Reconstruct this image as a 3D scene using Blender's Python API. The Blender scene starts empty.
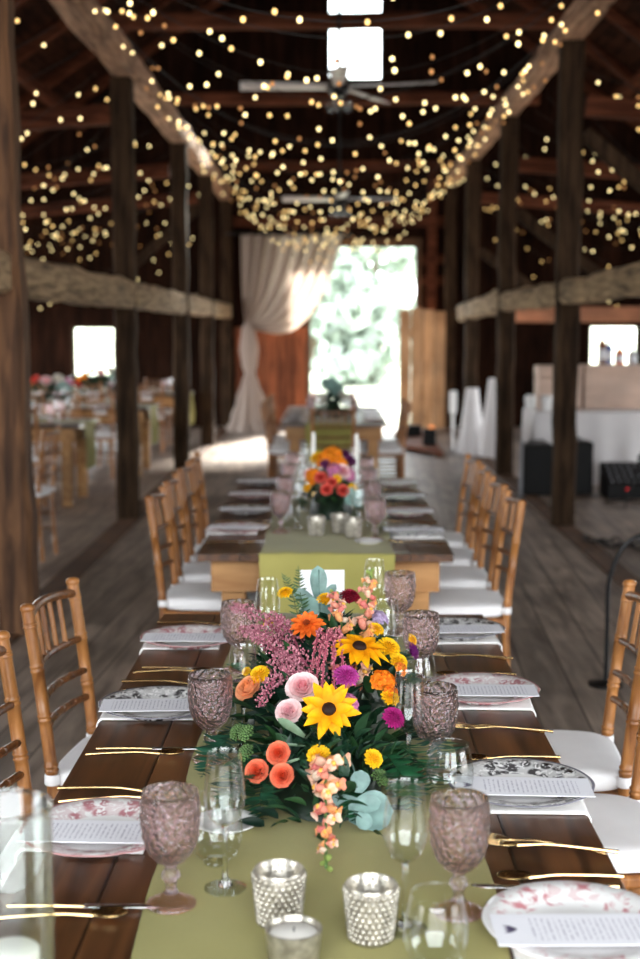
import bpy, bmesh, math, random
from mathutils import Vector, Matrix
R = math.radians
PI = math.pi
rnd = random.Random(7)
SC = bpy.context.scene
COL = SC.collection

# ------------------------------------------------------------------ mesh builder
class MB:
    def __init__(s):
        s.v = []; s.f = []; s.c = []; s.col = (1, 1, 1)
    def add(s, verts, faces, M=None, cols=None):
        b = len(s.v)
        for i, p in enumerate(verts):
            p = Vector(p)
            s.v.append(M @ p if M is not None else p)
            s.c.append(cols[i] if cols else s.col)
        s.f.extend([tuple(i + b for i in f) for f in faces])
        return s
    def box(s, c, d, M=None, rz=0):
        x, y, z = d[0] / 2, d[1] / 2, d[2] / 2
        T = Matrix.Translation(c) @ Matrix.Rotation(rz, 4, 'Z')
        if M is not None: T = M @ T
        s.add([(-x,-y,-z),(x,-y,-z),(x,y,-z),(-x,y,-z),(-x,-y,z),(x,-y,z),(x,y,z),(-x,y,z)],
              [(0,3,2,1),(4,5,6,7),(0,1,5,4),(1,2,6,5),(2,3,7,6),(3,0,4,7)], T)
        return s
    def span(s, a, b):
        return s.box([(a[i] + b[i]) / 2 for i in range(3)], [abs(b[i] - a[i]) for i in range(3)])
    def grid(s, fn, nu, nv, M=None, colfn=None, wrap=False):
        vs = []; cs = [] if colfn else None
        nuv = nu if wrap else nu + 1
        for j in range(nv + 1):
            for i in range(nuv):
                vs.append(fn(i / nu, j / nv))
                if colfn: cs.append(colfn(i / nu, j / nv))
        fs = []
        for j in range(nv):
            for i in range(nu):
                a = j * nuv + i; b = j * nuv + (i + 1) % nuv
                fs.append((a, b, b + nuv, a + nuv))
        return s.add(vs, fs, M, cs)
    def lathe(s, prof, n=32, M=None, mod=None, cols=None):
        vs = []; cs = [] if cols else None
        for k, (r, z) in enumerate(prof):
            for i in range(n):
                a = 2 * PI * i / n
                rr = r * (mod(a, z, k) if mod else 1)
                vs.append((rr * math.cos(a), rr * math.sin(a), z))
                if cols: cs.append(cols[k])
        fs = []
        for k in range(len(prof) - 1):
            for i in range(n):
                a = k * n + i; b = k * n + (i + 1) % n
                fs.append((a, b, b + n, a + n))
        if prof[0][0] > 1e-5 and prof[0][0] < 0 : pass
        return s.add(vs, fs, M, cs)
    def tube(s, pts, rad, n=8, M=None, cap=True, flat=1.0):
        pts = [Vector(p) for p in pts]
        m = len(pts)
        rads = rad if isinstance(rad, (list, tuple)) else [rad] * m
        t0 = (pts[1] - pts[0]).normalized()
        up = Vector((0, 0, 1)) if abs(t0.z) < .9 else Vector((0, 1, 0))
        vs = []
        for k in range(m):
            t = (pts[min(k + 1, m - 1)] - pts[max(k - 1, 0)]).normalized()
            x = up - t * up.dot(t)
            if x.length < 1e-5: x = t.orthogonal()
            x.normalize(); up = x; y = t.cross(x)
            for i in range(n):
                a = 2 * PI * i / n
                vs.append(pts[k] + x * (rads[k] * math.cos(a) * flat) + y * (rads[k] * math.sin(a)))
        fs = []
        for k in range(m - 1):
            for i in range(n):
                a = k * n + i; b = k * n + (i + 1) % n
                fs.append((a, b, b + n, a + n))
        if cap:
            fs.append(tuple(range(n))[::-1]); fs.append(tuple((m - 1) * n + i for i in range(n)))
        return s.add(vs, fs, M)
    def ball(s, c, r, nu=10, nv=6, M=None, colfn=None):
        if not hasattr(r, '__len__'): r = (r, r, r)
        def fn(u, v):
            a = 2 * PI * u; b = PI * (v - .5)
            return (c[0] + r[0] * math.cos(b) * math.cos(a), c[1] + r[1] * math.cos(b) * math.sin(a), c[2] + r[2] * math.sin(b))
        return s.grid(fn, nu, nv, M, colfn, wrap=True)
    def build(s, name, mat, parent=None, smooth=True, angle=40, bevel=0, seg=2, loc=None, sub=0, solid=0):
        me = bpy.data.meshes.new(name)
        me.from_pydata([tuple(p) for p in s.v], [], s.f)
        at = me.color_attributes.new('Col', 'FLOAT_COLOR', 'POINT')
        flat = []
        for c in s.c: flat.extend((c[0], c[1], c[2], 1.0))
        at.data.foreach_set('color', flat)
        bm = bmesh.new(); bm.from_mesh(me)
        bmesh.ops.remove_doubles(bm, verts=bm.verts, dist=1e-6)
        bmesh.ops.recalc_face_normals(bm, faces=bm.faces)
        bm.to_mesh(me); bm.free()
        if smooth:
            me.shade_smooth()
            if angle < 180: me.set_sharp_from_angle(angle=R(angle))
        me.materials.append(mat)
        o = bpy.data.objects.new(name, me); COL.objects.link(o)
        if parent: o.parent = parent
        if loc: o.location = loc
        if solid:
            m = o.modifiers.new('solid', 'SOLIDIFY'); m.thickness = solid; m.offset = 0
        if bevel:
            m = o.modifiers.new('bev', 'BEVEL'); m.width = bevel; m.segments = seg; m.limit_method = 'ANGLE'; m.angle_limit = R(35)
        if sub:
            m = o.modifiers.new('sub', 'SUBSURF'); m.levels = sub; m.render_levels = sub
        return o

def tag(o, label, cat, group=None, kind=None):
    o['label'] = label; o['category'] = cat
    if group: o['group'] = group
    if kind: o['kind'] = kind
    return o
def struct(o):
    o['kind'] = 'structure'; return o
def empty(name, loc=(0, 0, 0), rz=0):
    o = bpy.data.objects.new(name, None); COL.objects.link(o)
    o.location = loc; o.rotation_euler = (0, 0, rz); o.empty_display_size = .1
    return o
def kids(o): return [c for c in bpy.data.objects if c.parent == o]
KID = {}
def copy_tree(o, parent=None):
    if o.name not in KID: KID[o.name] = list(o.children)
    c = o.copy(); COL.objects.link(c)
    if parent: c.parent = parent
    for ch in KID[o.name]: copy_tree(ch, c)
    return c
def dup(o, loc, rz, label, cat, group=None, rx=0, ry=0):
    c = copy_tree(o); c.location = loc; c.rotation_euler = (rx, ry, rz)
    return tag(c, label, cat, group)
class Proto:
    """first use moves the original; every later use copies it"""
    def __init__(s, o): s.o = o; s.used = False
    def __call__(s, loc, rz, label, cat, group=None, rx=0, ry=0):
        if not s.used:
            s.used = True; KID[s.o.name] = list(s.o.children)
            o = s.o; o.location = loc; o.rotation_euler = (rx, ry, rz)
            return tag(o, label, cat, group)
        return dup(s.o, loc, rz, label, cat, group, rx, ry)

def spline(pts, n):
    pts = [Vector(p) for p in pts]; out = []
    m = len(pts) - 1
    for k in range(n + 1):
        t = k / n * m; i = min(int(t), m - 1); t -= i
        p0 = pts[max(i - 1, 0)]; p1 = pts[i]; p2 = pts[i + 1]; p3 = pts[min(i + 2, m)]
        out.append(.5 * ((2 * p1) + (p2 - p0) * t + (2 * p0 - 5 * p1 + 4 * p2 - p3) * t * t + (3 * p1 - p0 - 3 * p2 + p3) * t ** 3))
    return out
def frame(pos, n, spin=0):
    n = Vector(n).normalized()
    q = n.to_track_quat('Z', 'Y')
    return Matrix.Translation(pos) @ q.to_matrix().to_4x4() @ Matrix.Rotation(spin, 4, 'Z')

# ------------------------------------------------------------------ materials
def srgb(r, g, b):
    f = lambda c: (c / 255 / 12.92) if c / 255 <= .04045 else ((c / 255 + .055) / 1.055) ** 2.4
    return (f(r), f(g), f(b), 1)
def newmat(name):
    m = bpy.data.materials.new(name); m.use_nodes = True
    nt = m.node_tree; nt.nodes.clear()
    out = nt.nodes.new('ShaderNodeOutputMaterial')
    b = nt.nodes.new('ShaderNodeBsdfPrincipled')
    nt.links.new(b.outputs[0], out.inputs[0])
    return m, nt, b, out
def node(nt, t, **k):
    n = nt.nodes.new(t)
    for a, v in k.items():
        if a.startswith('i_'): n.inputs[a[2:].replace('_', ' ')].default_value = v
        else: setattr(n, a, v)
    return n
def ramp(nt, stops):
    n = nt.nodes.new('ShaderNodeValToRGB')
    el = n.color_ramp.elements
    while len(el) < len(stops): el.new(.5)
    for e, (p, c) in zip(el, stops): e.position = p; e.color = c
    return n
def mixc(nt, fac, a, b, mode='MIX'):
    n = nt.nodes.new('ShaderNodeMix'); n.data_type = 'RGBA'; n.blend_type = mode
    for sock, v in ((n.inputs[0], fac), (n.inputs[6], a), (n.inputs[7], b)):
        if hasattr(v, 'is_linked'): nt.links.new(v, sock)
        else: sock.default_value = v
    return n.outputs[2]
def plain(name, col, rough=.5, metal=0, var=.0, scale=20, bump=0, spec=.5, sheen=0):
    m, nt, b, out = newmat(name)
    b.inputs['Roughness'].default_value = rough; b.inputs['Metallic'].default_value = metal
    b.inputs['Specular IOR Level'].default_value = spec
    if sheen: b.inputs['Sheen Weight'].default_value = sheen
    tc = node(nt, 'ShaderNodeTexCoord')
    nz = node(nt, 'ShaderNodeTexNoise', i_Scale=scale, i_Detail=5.0)
    nt.links.new(tc.outputs['Object'], nz.inputs['Vector'])
    d = tuple(c * (1 - var) for c in col[:3]) + (1,); l = tuple(min(1, c * (1 + var)) for c in col[:3]) + (1,)
    r = ramp(nt, [(.3, d), (.7, l)])
    nt.links.new(nz.outputs['Fac'], r.inputs[0]); nt.links.new(r.outputs[0], b.inputs['Base Color'])
    if bump:
        bp = node(nt, 'ShaderNodeBump', i_Strength=bump, i_Distance=.004)
        nt.links.new(nz.outputs['Fac'], bp.inputs['Height']); nt.links.new(bp.outputs[0], b.inputs['Normal'])
    return m
def wood(name, c1, c2, axis='X', scale=8, stretch=10, rough=.6, bump=.3, dark=None, spec=.4, plank=None, seam=.03, coat=0):
    m, nt, b, out = newmat(name)
    b.inputs['Roughness'].default_value = rough; b.inputs['Specular IOR Level'].default_value = spec
    if coat: b.inputs['Coat Weight'].default_value = coat; b.inputs['Coat Roughness'].default_value = .12
    tc = node(nt, 'ShaderNodeTexCoord'); mp = node(nt, 'ShaderNodeMapping')
    s = [scale] * 3; s['XYZ'.index(axis)] = scale / stretch
    mp.inputs['Scale'].default_value = s
    nt.links.new(tc.outputs['Object'], mp.inputs['Vector'])
    n1 = node(nt, 'ShaderNodeTexNoise', i_Scale=3.0, i_Detail=8.0, i_Distortion=.6)
    nt.links.new(mp.outputs[0], n1.inputs['Vector'])
    n2 = node(nt, 'ShaderNodeTexNoise', i_Scale=1.6, i_Detail=3.0)
    nt.links.new(tc.outputs['Object'], n2.inputs['Vector'])
    r = ramp(nt, [(.32, c1), (.68, c2)])
    nt.links.new(n1.outputs['Fac'], r.inputs[0])
    cc = r.outputs[0]
    r2 = ramp(nt, [(.35, (.55, .55, .55, 1)), (.7, (1.15, 1.12, 1.08, 1))])
    nt.links.new(n2.outputs['Fac'], r2.inputs[0])
    cc = mixc(nt, .8, cc, r2.outputs[0], 'MULTIPLY')
    h = n1.outputs['Fac']
    if plank:                                     # (length, width, mapping rotation): board seams
        if plank[2] == 'V':                       # upright boards: rows run along Z
            sp = node(nt, 'ShaderNodeSeparateXYZ'); nt.links.new(tc.outputs['Object'], sp.inputs[0])
            ad = node(nt, 'ShaderNodeMath', operation='ADD'); nt.links.new(sp.outputs[0], ad.inputs[0]); nt.links.new(sp.outputs[1], ad.inputs[1])
            m2 = node(nt, 'ShaderNodeCombineXYZ'); nt.links.new(sp.outputs[2], m2.inputs[0]); nt.links.new(ad.outputs[0], m2.inputs[1])
        else:
            m2 = node(nt, 'ShaderNodeMapping'); m2.inputs['Rotation'].default_value = plank[2]
            nt.links.new(tc.outputs['Object'], m2.inputs['Vector'])
        bk = node(nt, 'ShaderNodeTexBrick', offset=.37, i_Scale=1.0)
        bk.inputs['Brick Width'].default_value = plank[0]; bk.inputs['Row Height'].default_value = plank[1]
        bk.inputs['Mortar Size'].default_value = plank[1] * seam; bk.inputs['Mortar Smooth'].default_value = .3
        bk.inputs['Color1'].default_value = (.78, .77, .76, 1); bk.inputs['Color2'].default_value = (1.12, 1.1, 1.07, 1); bk.inputs['Mortar'].default_value = (.16, .14, .12, 1)
        nt.links.new(m2.outputs[0], bk.inputs['Vector'])
        cc = mixc(nt, 1.0, cc, bk.outputs['Color'], 'MULTIPLY')
    nt.links.new(cc, b.inputs['Base Color'])
    if bump:
        bp = node(nt, 'ShaderNodeBump', i_Strength=bump, i_Distance=.01)
        nt.links.new(h, bp.inputs['Height']); nt.links.new(bp.outputs[0], b.inputs['Normal'])
    return m
def colattr(name, rough=.55, trans=.25, var=.12, scale=60, bump=.15, spec=.3):
    m, nt, b, out = newmat(name)
    at = node(nt, 'ShaderNodeAttribute', attribute_name='Col')
    tc = node(nt, 'ShaderNodeTexCoord'); nz = node(nt, 'ShaderNodeTexNoise', i_Scale=float(scale), i_Detail=3.0)
    nt.links.new(tc.outputs['Object'], nz.inputs['Vector'])
    r = ramp(nt, [(.3, (1 - var * 2, 1 - var * 2, 1 - var * 2, 1)), (.7, (1 + var, 1 + var, 1 + var, 1))])
    nt.links.new(nz.outputs['Fac'], r.inputs[0])
    cc = mixc(nt, 1.0, at.outputs['Color'], r.outputs[0], 'MULTIPLY')
    nt.links.new(cc, b.inputs['Base Color'])
    b.inputs['Roughness'].default_value = rough; b.inputs['Specular IOR Level'].default_value = spec
    tr = node(nt, 'ShaderNodeBsdfTranslucent'); nt.links.new(cc, tr.inputs['Color'])
    mx = node(nt, 'ShaderNodeMixShader'); mx.inputs[0].default_value = trans
    nt.links.new(b.outputs[0], mx.inputs[1]); nt.links.new(tr.outputs[0], mx.inputs[2]); nt.links.new(mx.outputs[0], out.inputs[0])
    bp = node(nt, 'ShaderNodeBump', i_Strength=bump, i_Distance=.002)
    nt.links.new(nz.outputs['Fac'], bp.inputs['Height']); nt.links.new(bp.outputs[0], b.inputs['Normal'])
    return m
def emit(name, col, s):
    m = bpy.data.materials.new(name); m.use_nodes = True; nt = m.node_tree; nt.nodes.clear()
    o = nt.nodes.new('ShaderNodeOutputMaterial'); e = nt.nodes.new('ShaderNodeEmission')
    e.inputs[0].default_value = col; e.inputs[1].default_value = s; nt.links.new(e.outputs[0], o.inputs[0])
    m.cycles.emission_sampling = 'NONE'
    return m
def thin_glass(name, tint, refl=1.0, rough=.02, base=.075):
    m, nt, b, out = newmat(name); nt.nodes.remove(b)
    tr = node(nt, 'ShaderNodeBsdfTransparent'); tr.inputs[0].default_value = tint
    gl = node(nt, 'ShaderNodeBsdfGlossy'); gl.inputs['Roughness'].default_value = rough; gl.inputs['Color'].default_value = (refl, refl, refl, 1)
    lw = node(nt, 'ShaderNodeLayerWeight'); lw.inputs['Blend'].default_value = .5
    pw = node(nt, 'ShaderNodeMath', operation='POWER'); pw.inputs[1].default_value = 3.0
    nt.links.new(lw.outputs['Facing'], pw.inputs[0])
    ma = node(nt, 'ShaderNodeMath', operation='MULTIPLY_ADD'); ma.inputs[1].default_value = .75; ma.inputs[2].default_value = base; ma.use_clamp = True
    nt.links.new(pw.outputs[0], ma.inputs[0])
    mx = node(nt, 'ShaderNodeMixShader'); nt.links.new(ma.outputs[0], mx.inputs[0])
    nt.links.new(tr.outputs[0], mx.inputs[1]); nt.links.new(gl.outputs[0], mx.inputs[2]); nt.links.new(mx.outputs[0], out.inputs[0])
    return m
def glass(name, col, rough=.0, bump=None, ior=1.48):
    m, nt, b, out = newmat(name)
    b.inputs['Base Color'].default_value = col; b.inputs['Transmission Weight'].default_value = 1
    b.inputs['Roughness'].default_value = rough; b.inputs['IOR'].default_value = ior
    return m

M = {}
M['floor'] = wood('weathered_floor_boards', srgb(114, 102, 94), srgb(180, 164, 152), 'Y', 5, 9, .4, .18, spec=.5, plank=(3.6, .2, (0, 0, R(92.8))))
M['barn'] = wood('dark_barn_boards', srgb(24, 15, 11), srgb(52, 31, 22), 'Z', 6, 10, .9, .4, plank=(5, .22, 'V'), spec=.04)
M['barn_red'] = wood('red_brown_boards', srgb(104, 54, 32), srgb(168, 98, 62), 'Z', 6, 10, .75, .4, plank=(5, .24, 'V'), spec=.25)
M['roofing'] = wood('roof_boards', srgb(28, 18, 13), srgb(70, 42, 30), 'Y', 5, 9, .9, .3, plank=(4, .25, (0, 0, R(90))), spec=.04)
M['post'] = wood('dark_hewn_timber', srgb(36, 27, 20), srgb(78, 59, 43), 'Z', 7, 9, .85, .6, spec=.08)
M['post_warm'] = wood('brown_hewn_timber', srgb(58, 38, 26), srgb(122, 86, 58), 'Z', 7, 9, .75, .6, spec=.25)
M['girt'] = wood('grey_hewn_timber', srgb(106, 86, 64), srgb(196, 166, 130), 'Y', 8, 10, .8, .7, spec=.2)
M['plate'] = wood('pale_brown_timber', srgb(122, 88, 66), srgb(208, 164, 132), 'Y', 7, 9, .8, .6, spec=.2)
M['tie'] = wood('reddish_timber', srgb(66, 36, 26), srgb(112, 66, 46), 'X', 7, 9, .85, .5, spec=.05)
M['tabletop'] = wood('dark_stained_tabletop', srgb(56, 34, 20), srgb(112, 72, 42), 'Y', 9, 12, .3, .12, spec=.5, plank=(6, .165, (0, 0, R(90))), seam=.015)
M['pine'] = wood('raw_pine', srgb(156, 108, 62), srgb(198, 150, 96), 'X', 7, 9, .6, .15)
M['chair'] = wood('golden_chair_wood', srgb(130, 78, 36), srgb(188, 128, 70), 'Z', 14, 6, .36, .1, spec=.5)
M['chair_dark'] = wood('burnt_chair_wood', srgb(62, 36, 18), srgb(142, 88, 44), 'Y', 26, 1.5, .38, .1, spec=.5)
M['cushion'] = plain('white_cushion_fabric', srgb(232, 230, 230), .85, var=.03, scale=9, bump=.2, sheen=.2)
M['linen'] = plain('white_linen', srgb(236, 234, 232), .85, var=.02, scale=40, bump=.15)
M['cloth'] = plain('white_table_cloth', srgb(226, 222, 222), .85, var=.03, scale=6, bump=.1)
M['paper'] = None
M['black'] = plain('black_plastic', srgb(14, 13, 13), .6, var=.2, spec=.25)
M['blackm'] = plain('black_metal', srgb(30, 28, 28), .35, metal=.6, var=.1)
M['grey'] = plain('grey_metal', srgb(150, 150, 155), .35, metal=.8, var=.05)
M['gold'] = plain('brushed_gold', srgb(246, 210, 150), .24, metal=1, var=.04)
M['steel'] = plain('polished_steel', srgb(215, 212, 210), .15, metal=1, var=.03)
M['leaf'] = colattr('leaf_green', .45, .2, .2, 30, .2, spec=.4)
M['petal'] = colattr('petal', .6, .25, .1, 90, .2, spec=.2)
M['tan'] = wood('tan_planks', srgb(196, 142, 94), srgb(232, 184, 138), 'Z', 5, 8, .7, .2, plank=(4, .19, 'V'))
M['cream'] = wood('cream_painted_boards', srgb(206, 176, 158), srgb(226, 198, 180), 'X', 4, 8, .6, .1)
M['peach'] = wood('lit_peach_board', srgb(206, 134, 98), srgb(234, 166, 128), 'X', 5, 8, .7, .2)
M['china'] = plain('white_china', srgb(236, 234, 232), .12, var=.01, spec=.6)
M['wax'] = plain('white_wax', srgb(240, 236, 228), .5, var=.02)
M['thin'] = thin_glass('thin_clear_glass', (.95, .97, .96, 1), 1.0)
M['clear'] = glass('clear_glass', (.97, .99, .98, 1))

def runner_mat():
    m, nt, b, out = newmat('olive_linen')
    tc = node(nt, 'ShaderNodeTexCoord')
    a = node(nt, 'ShaderNodeTexNoise', i_Scale=2.2, i_Detail=4.0); nt.links.new(tc.outputs['Object'], a.inputs['Vector'])
    r = ramp(nt, [(.3, srgb(138, 132, 70)), (.7, srgb(158, 150, 86))]); nt.links.new(a.outputs['Fac'], r.inputs[0])
    ad = node(nt, 'ShaderNodeTexNoise', i_Scale=420.0, i_Detail=2.0); nt.links.new(tc.outputs['Object'], ad.inputs['Vector'])
    nt.links.new(mixc(nt, .12, r.outputs[0], ad.outputs[0], 'OVERLAY'), b.inputs['Base Color'])
    b.inputs['Roughness'].default_value = .85; b.inputs['Sheen Weight'].default_value = .15; b.inputs['Specular IOR Level'].default_value = .2
    bp = node(nt, 'ShaderNodeBump', i_Strength=.25, i_Distance=.001); nt.links.new(ad.outputs[0], bp.inputs['Height'])
    nt.links.new(bp.outputs[0], b.inputs['Normal'])
    return m
M['runner'] = runner_mat()

def plate_mat(name, ink, rim_amt, motif, edge=None, scale=46, cut=.4):
    """white china with a transfer-printed rim band and a ring of print round the well (object coordinates)"""
    m, nt, b, out = newmat(name)
    tc = node(nt, 'ShaderNodeTexCoord')
    sx = node(nt, 'ShaderNodeSeparateXYZ'); nt.links.new(tc.outputs['Object'], sx.inputs[0])
    cb = node(nt, 'ShaderNodeCombineXYZ'); nt.links.new(sx.outputs[0], cb.inputs[0]); nt.links.new(sx.outputs[1], cb.inputs[1])
    ln = node(nt, 'ShaderNodeVectorMath', operation='LENGTH'); nt.links.new(cb.outputs[0], ln.inputs[0])
    def band(stops):
        r = ramp(nt, [(p / .15, (v, v, v, 1)) for p, v in stops])
        dv = node(nt, 'ShaderNodeMath', operation='DIVIDE'); dv.inputs[1].default_value = .15
        nt.links.new(ln.outputs['Value'], dv.inputs[0]); nt.links.new(dv.outputs[0], r.inputs[0]); return r.outputs[0]
    rim = band([(.0, motif), (.03, motif), (.04, 0), (.076, 0), (.082, rim_amt), (.125, rim_amt), (.13, rim_amt * .5)])
    nz = node(nt, 'ShaderNodeTexNoise', i_Scale=float(scale), i_Detail=4.0, i_Distortion=1.4); nt.links.new(cb.outputs[0], nz.inputs['Vector'])
    vo = node(nt, 'ShaderNodeTexVoronoi', i_Scale=float(scale) * .55); nt.links.new(cb.outputs[0], vo.inputs['Vector'])
    p = ramp(nt, [(cut, (0, 0, 0, 1)), (cut + .1, (1, 1, 1, 1))]); nt.links.new(nz.outputs['Fac'], p.inputs[0])
    p2 = ramp(nt, [(.45, (1, 1, 1, 1)), (.62, (.35, .35, .35, 1))]); nt.links.new(vo.outputs['Distance'], p2.inputs[0])
    a = node(nt, 'ShaderNodeMath', operation='MULTIPLY'); nt.links.new(p.outputs[0], a.inputs[0]); nt.links.new(p2.outputs[0], a.inputs[1])
    a2 = node(nt, 'ShaderNodeMath', operation='MULTIPLY'); nt.links.new(a.outputs[0], a2.inputs[0]); nt.links.new(rim, a2.inputs[1])
    cc = mixc(nt, a2.outputs[0], srgb(238, 236, 234), ink)
    if edge:
        e = band([(.0, 0), (.1305, 0), (.132, 1), (.15, 1)])
        cc = mixc(nt, e, cc, edge)
    nt.links.new(cc, b.inputs['Base Color'])
    b.inputs['Roughness'].default_value = .12; b.inputs['Specular IOR Level'].default_value = .6
    return m
M['plate_pink'] = plate_mat('pink_transfer_china', srgb(176, 104, 112), .9, .3, srgb(190, 140, 140), 66)
M['plate_black'] = plate_mat('black_transfer_china', srgb(44, 40, 42), .95, .9, srgb(120, 118, 130), 72)
M['plate_red'] = plate_mat('red_flower_china', srgb(196, 104, 114), .85, .0, None, 32, .52)

def menu_mat():
    """white card printed with short grey text lines and a small dark leaf mark at its head"""
    m, nt, b, out = newmat('printed_menu_card')
    tc = node(nt, 'ShaderNodeTexCoord'); sx = node(nt, 'ShaderNodeSeparateXYZ'); nt.links.new(tc.outputs['Object'], sx.inputs[0])
    wv = node(nt, 'ShaderNodeMath', operation='SINE'); mu = node(nt, 'ShaderNodeMath', operation='MULTIPLY'); mu.inputs[1].default_value = 2 * PI / .0085
    nt.links.new(sx.outputs[0], mu.inputs[0]); nt.links.new(mu.outputs[0], wv.inputs[0])
    l = node(nt, 'ShaderNodeMath', operation='GREATER_THAN'); l.inputs[1].default_value = .45; nt.links.new(wv.outputs[0], l.inputs[0])
    mp = node(nt, 'ShaderNodeMapping'); mp.inputs['Scale'].default_value = (120, 240, 1); nt.links.new(tc.outputs['Object'], mp.inputs['Vector'])
    nz = node(nt, 'ShaderNodeTexNoise', i_Scale=1.0, i_Detail=2.0); nt.links.new(mp.outputs[0], nz.inputs['Vector'])
    g = node(nt, 'ShaderNodeMath', operation='GREATER_THAN'); g.inputs[1].default_value = .48; nt.links.new(nz.outputs['Fac'], g.inputs[0])
    def rng(sock, lo, hi):
        a = node(nt, 'ShaderNodeMath', operation='GREATER_THAN'); a.inputs[1].default_value = lo; nt.links.new(sock, a.inputs[0])
        c = node(nt, 'ShaderNodeMath', operation='LESS_THAN'); c.inputs[1].default_value = hi; nt.links.new(sock, c.inputs[0])
        d = node(nt, 'ShaderNodeMath', operation='MULTIPLY'); nt.links.new(a.outputs[0], d.inputs[0]); nt.links.new(c.outputs[0], d.inputs[1]); return d.outputs[0]
    def mul(p, q):
        d = node(nt, 'ShaderNodeMath', operation='MULTIPLY'); nt.links.new(p, d.inputs[0]); nt.links.new(q, d.inputs[1]); return d.outputs[0]
    ab = node(nt, 'ShaderNodeMath', operation='ABSOLUTE'); nt.links.new(sx.outputs[1], ab.inputs[0])
    txt = mul(mul(l.outputs[0], g.outputs[0]), mul(rng(sx.outputs[0], -.1, .075), rng(ab.outputs[0], -1, .034)))
    cc = mixc(nt, txt, srgb(234, 233, 238), srgb(190, 187, 198))
    b.inputs['Roughness'].default_value = .7; nt.links.new(cc, b.inputs['Base Color'])
    return m
M['menu'] = menu_mat()
M['ink'] = plain('dark_plum_ink', srgb(86, 74, 104), .6, var=.1)
M['card'] = plain('white_card_stock', srgb(226, 226, 230), .7, var=.01)

def goblet_mat():
    m, nt, b, out = newmat('pink_pressed_glass')
    b.inputs['Base Color'].default_value = (1, .85, .875, 1); b.inputs['Transmission Weight'].default_value = 1
    b.inputs['Roughness'].default_value = .025; b.inputs['IOR'].default_value = 1.45
    tc = node(nt, 'ShaderNodeTexCoord'); vo = node(nt, 'ShaderNodeTexVoronoi', i_Scale=125.0); vo.feature = 'F1'
    nt.links.new(tc.outputs['Object'], vo.inputs['Vector'])
    bp = node(nt, 'ShaderNodeBump', i_Strength=.9, i_Distance=.004); nt.links.new(vo.outputs['Distance'], bp.inputs['Height'])
    nt.links.new(bp.outputs[0], b.inputs['Normal'])
    tr = node(nt, 'ShaderNodeBsdfTransparent'); tr.inputs[0].default_value = (.97, .87, .88, 1)
    mx = node(nt, 'ShaderNodeMixShader'); mx.inputs[0].default_value = .16
    nt.links.new(b.outputs[0], mx.inputs[1]); nt.links.new(tr.outputs[0], mx.inputs[2]); nt.links.new(mx.outputs[0], out.inputs[0])
    return m
M['goblet'] = goblet_mat()
M['goblet_foot'] = thin_glass('pink_glass_foot', (.97, .84, .86, 1), 1.0, .05, .1)
def mercury_mat():
    m, nt, b, out = newmat('mercury_glass')
    tc = node(nt, 'ShaderNodeTexCoord'); nz = node(nt, 'ShaderNodeTexNoise', i_Scale=60.0, i_Detail=4.0); nt.links.new(tc.outputs['Object'], nz.inputs['Vector'])
    r = ramp(nt, [(.35, srgb(150, 144, 132)), (.65, srgb(196, 190, 178))]); nt.links.new(nz.outputs['Fac'], r.inputs[0])
    nt.links.new(r.outputs[0], b.inputs['Base Color']); b.inputs['Metallic'].default_value = .75; b.inputs['Roughness'].default_value = .28
    return m
M['mercury'] = mercury_mat()
def curtain_mat():
    m, nt, b, out = newmat('ivory_sheer_fabric')
    b.inputs['Base Color'].default_value = srgb(184, 168, 157); b.inputs['Roughness'].default_value = .9
    tr = node(nt, 'ShaderNodeBsdfTranslucent'); tr.inputs[0].default_value = srgb(206, 188, 174)
    mx = node(nt, 'ShaderNodeMixShader'); mx.inputs[0].default_value = .33
    nt.links.new(b.outputs[0], mx.inputs[1]); nt.links.new(tr.outputs[0], mx.inputs[2]); nt.links.new(mx.outputs[0], out.inputs[0])
    return m
M['curtain'] = curtain_mat()
M['bulbs'] = [emit('bulb_warm_white', (1, .77, .36, 1), 4.4), emit('bulb_amber', (1, .62, .22, 1), 3.0), emit('bulb_dim_amber', (1, .45, .16, 1), .8)]
M['wire'] = plain('dark_wire', srgb(26, 22, 18), .6)
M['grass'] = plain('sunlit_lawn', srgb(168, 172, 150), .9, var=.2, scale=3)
M['bounce_ground'] = plain('neutral_grey_ground', srgb(158, 154, 152), .9, var=.15, scale=6)
M['bark'] = plain('bark', srgb(90, 76, 62), .9, var=.3)

# ------------------------------------------------------------------ barn shell
YB, YF, XW, RZ, EZ = 22.3, -2.5, 6.2, 8.2, 3.4
XC = .15
struct(MB().span((-XW - .2, YF - 1.0, -.12), (XW + .5, YB + .25, 0)).build('floor', M['floor'], smooth=False))
def slab_with_holes(name, mat, axis, pos, thick, lo, hi, zlo, zhi, holes):
    """upright board wall; holes = (a0,a1,z0,z1)"""
    mb = MB()
    cuts = sorted({lo, hi} | {h[0] for h in holes} | {h[1] for h in holes})
    for a, b in zip(cuts, cuts[1:]):
        mid = (a + b) / 2; zs = [(zlo, zhi)]
        for h in holes:
            if h[0] < mid < h[1]:
                nz = []
                for z0, z1 in zs:
                    if h[3] <= z0 or h[2] >= z1: nz.append((z0, z1)); continue
                    if h[2] > z0: nz.append((z0, h[2]))
                    if h[3] < z1: nz.append((h[3], z1))
                zs = nz
        for z0, z1 in zs:
            if axis == 'X': mb.span((a, pos, z0), (b, pos + thick, z1))
            else: mb.span((pos, a, z0), (pos + thick, b, z1))
    return struct(mb.build(name, mat, smooth=False))
DOOR = (-.38, 1.37, 0, 2.98)
WIN_G = (-.06, .77, 5.68, 7.3)
WIN_L = (-4.32, -3.62, .86, 1.64)
WIN_R = (4.28, 5.05, 1.03, 1.66)
slab_with_holes('wall_back', M['barn'], 'X', YB, .12, -XW, XW + .4, 0, 8.4, [DOOR, WIN_G, WIN_L, WIN_R])
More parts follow.
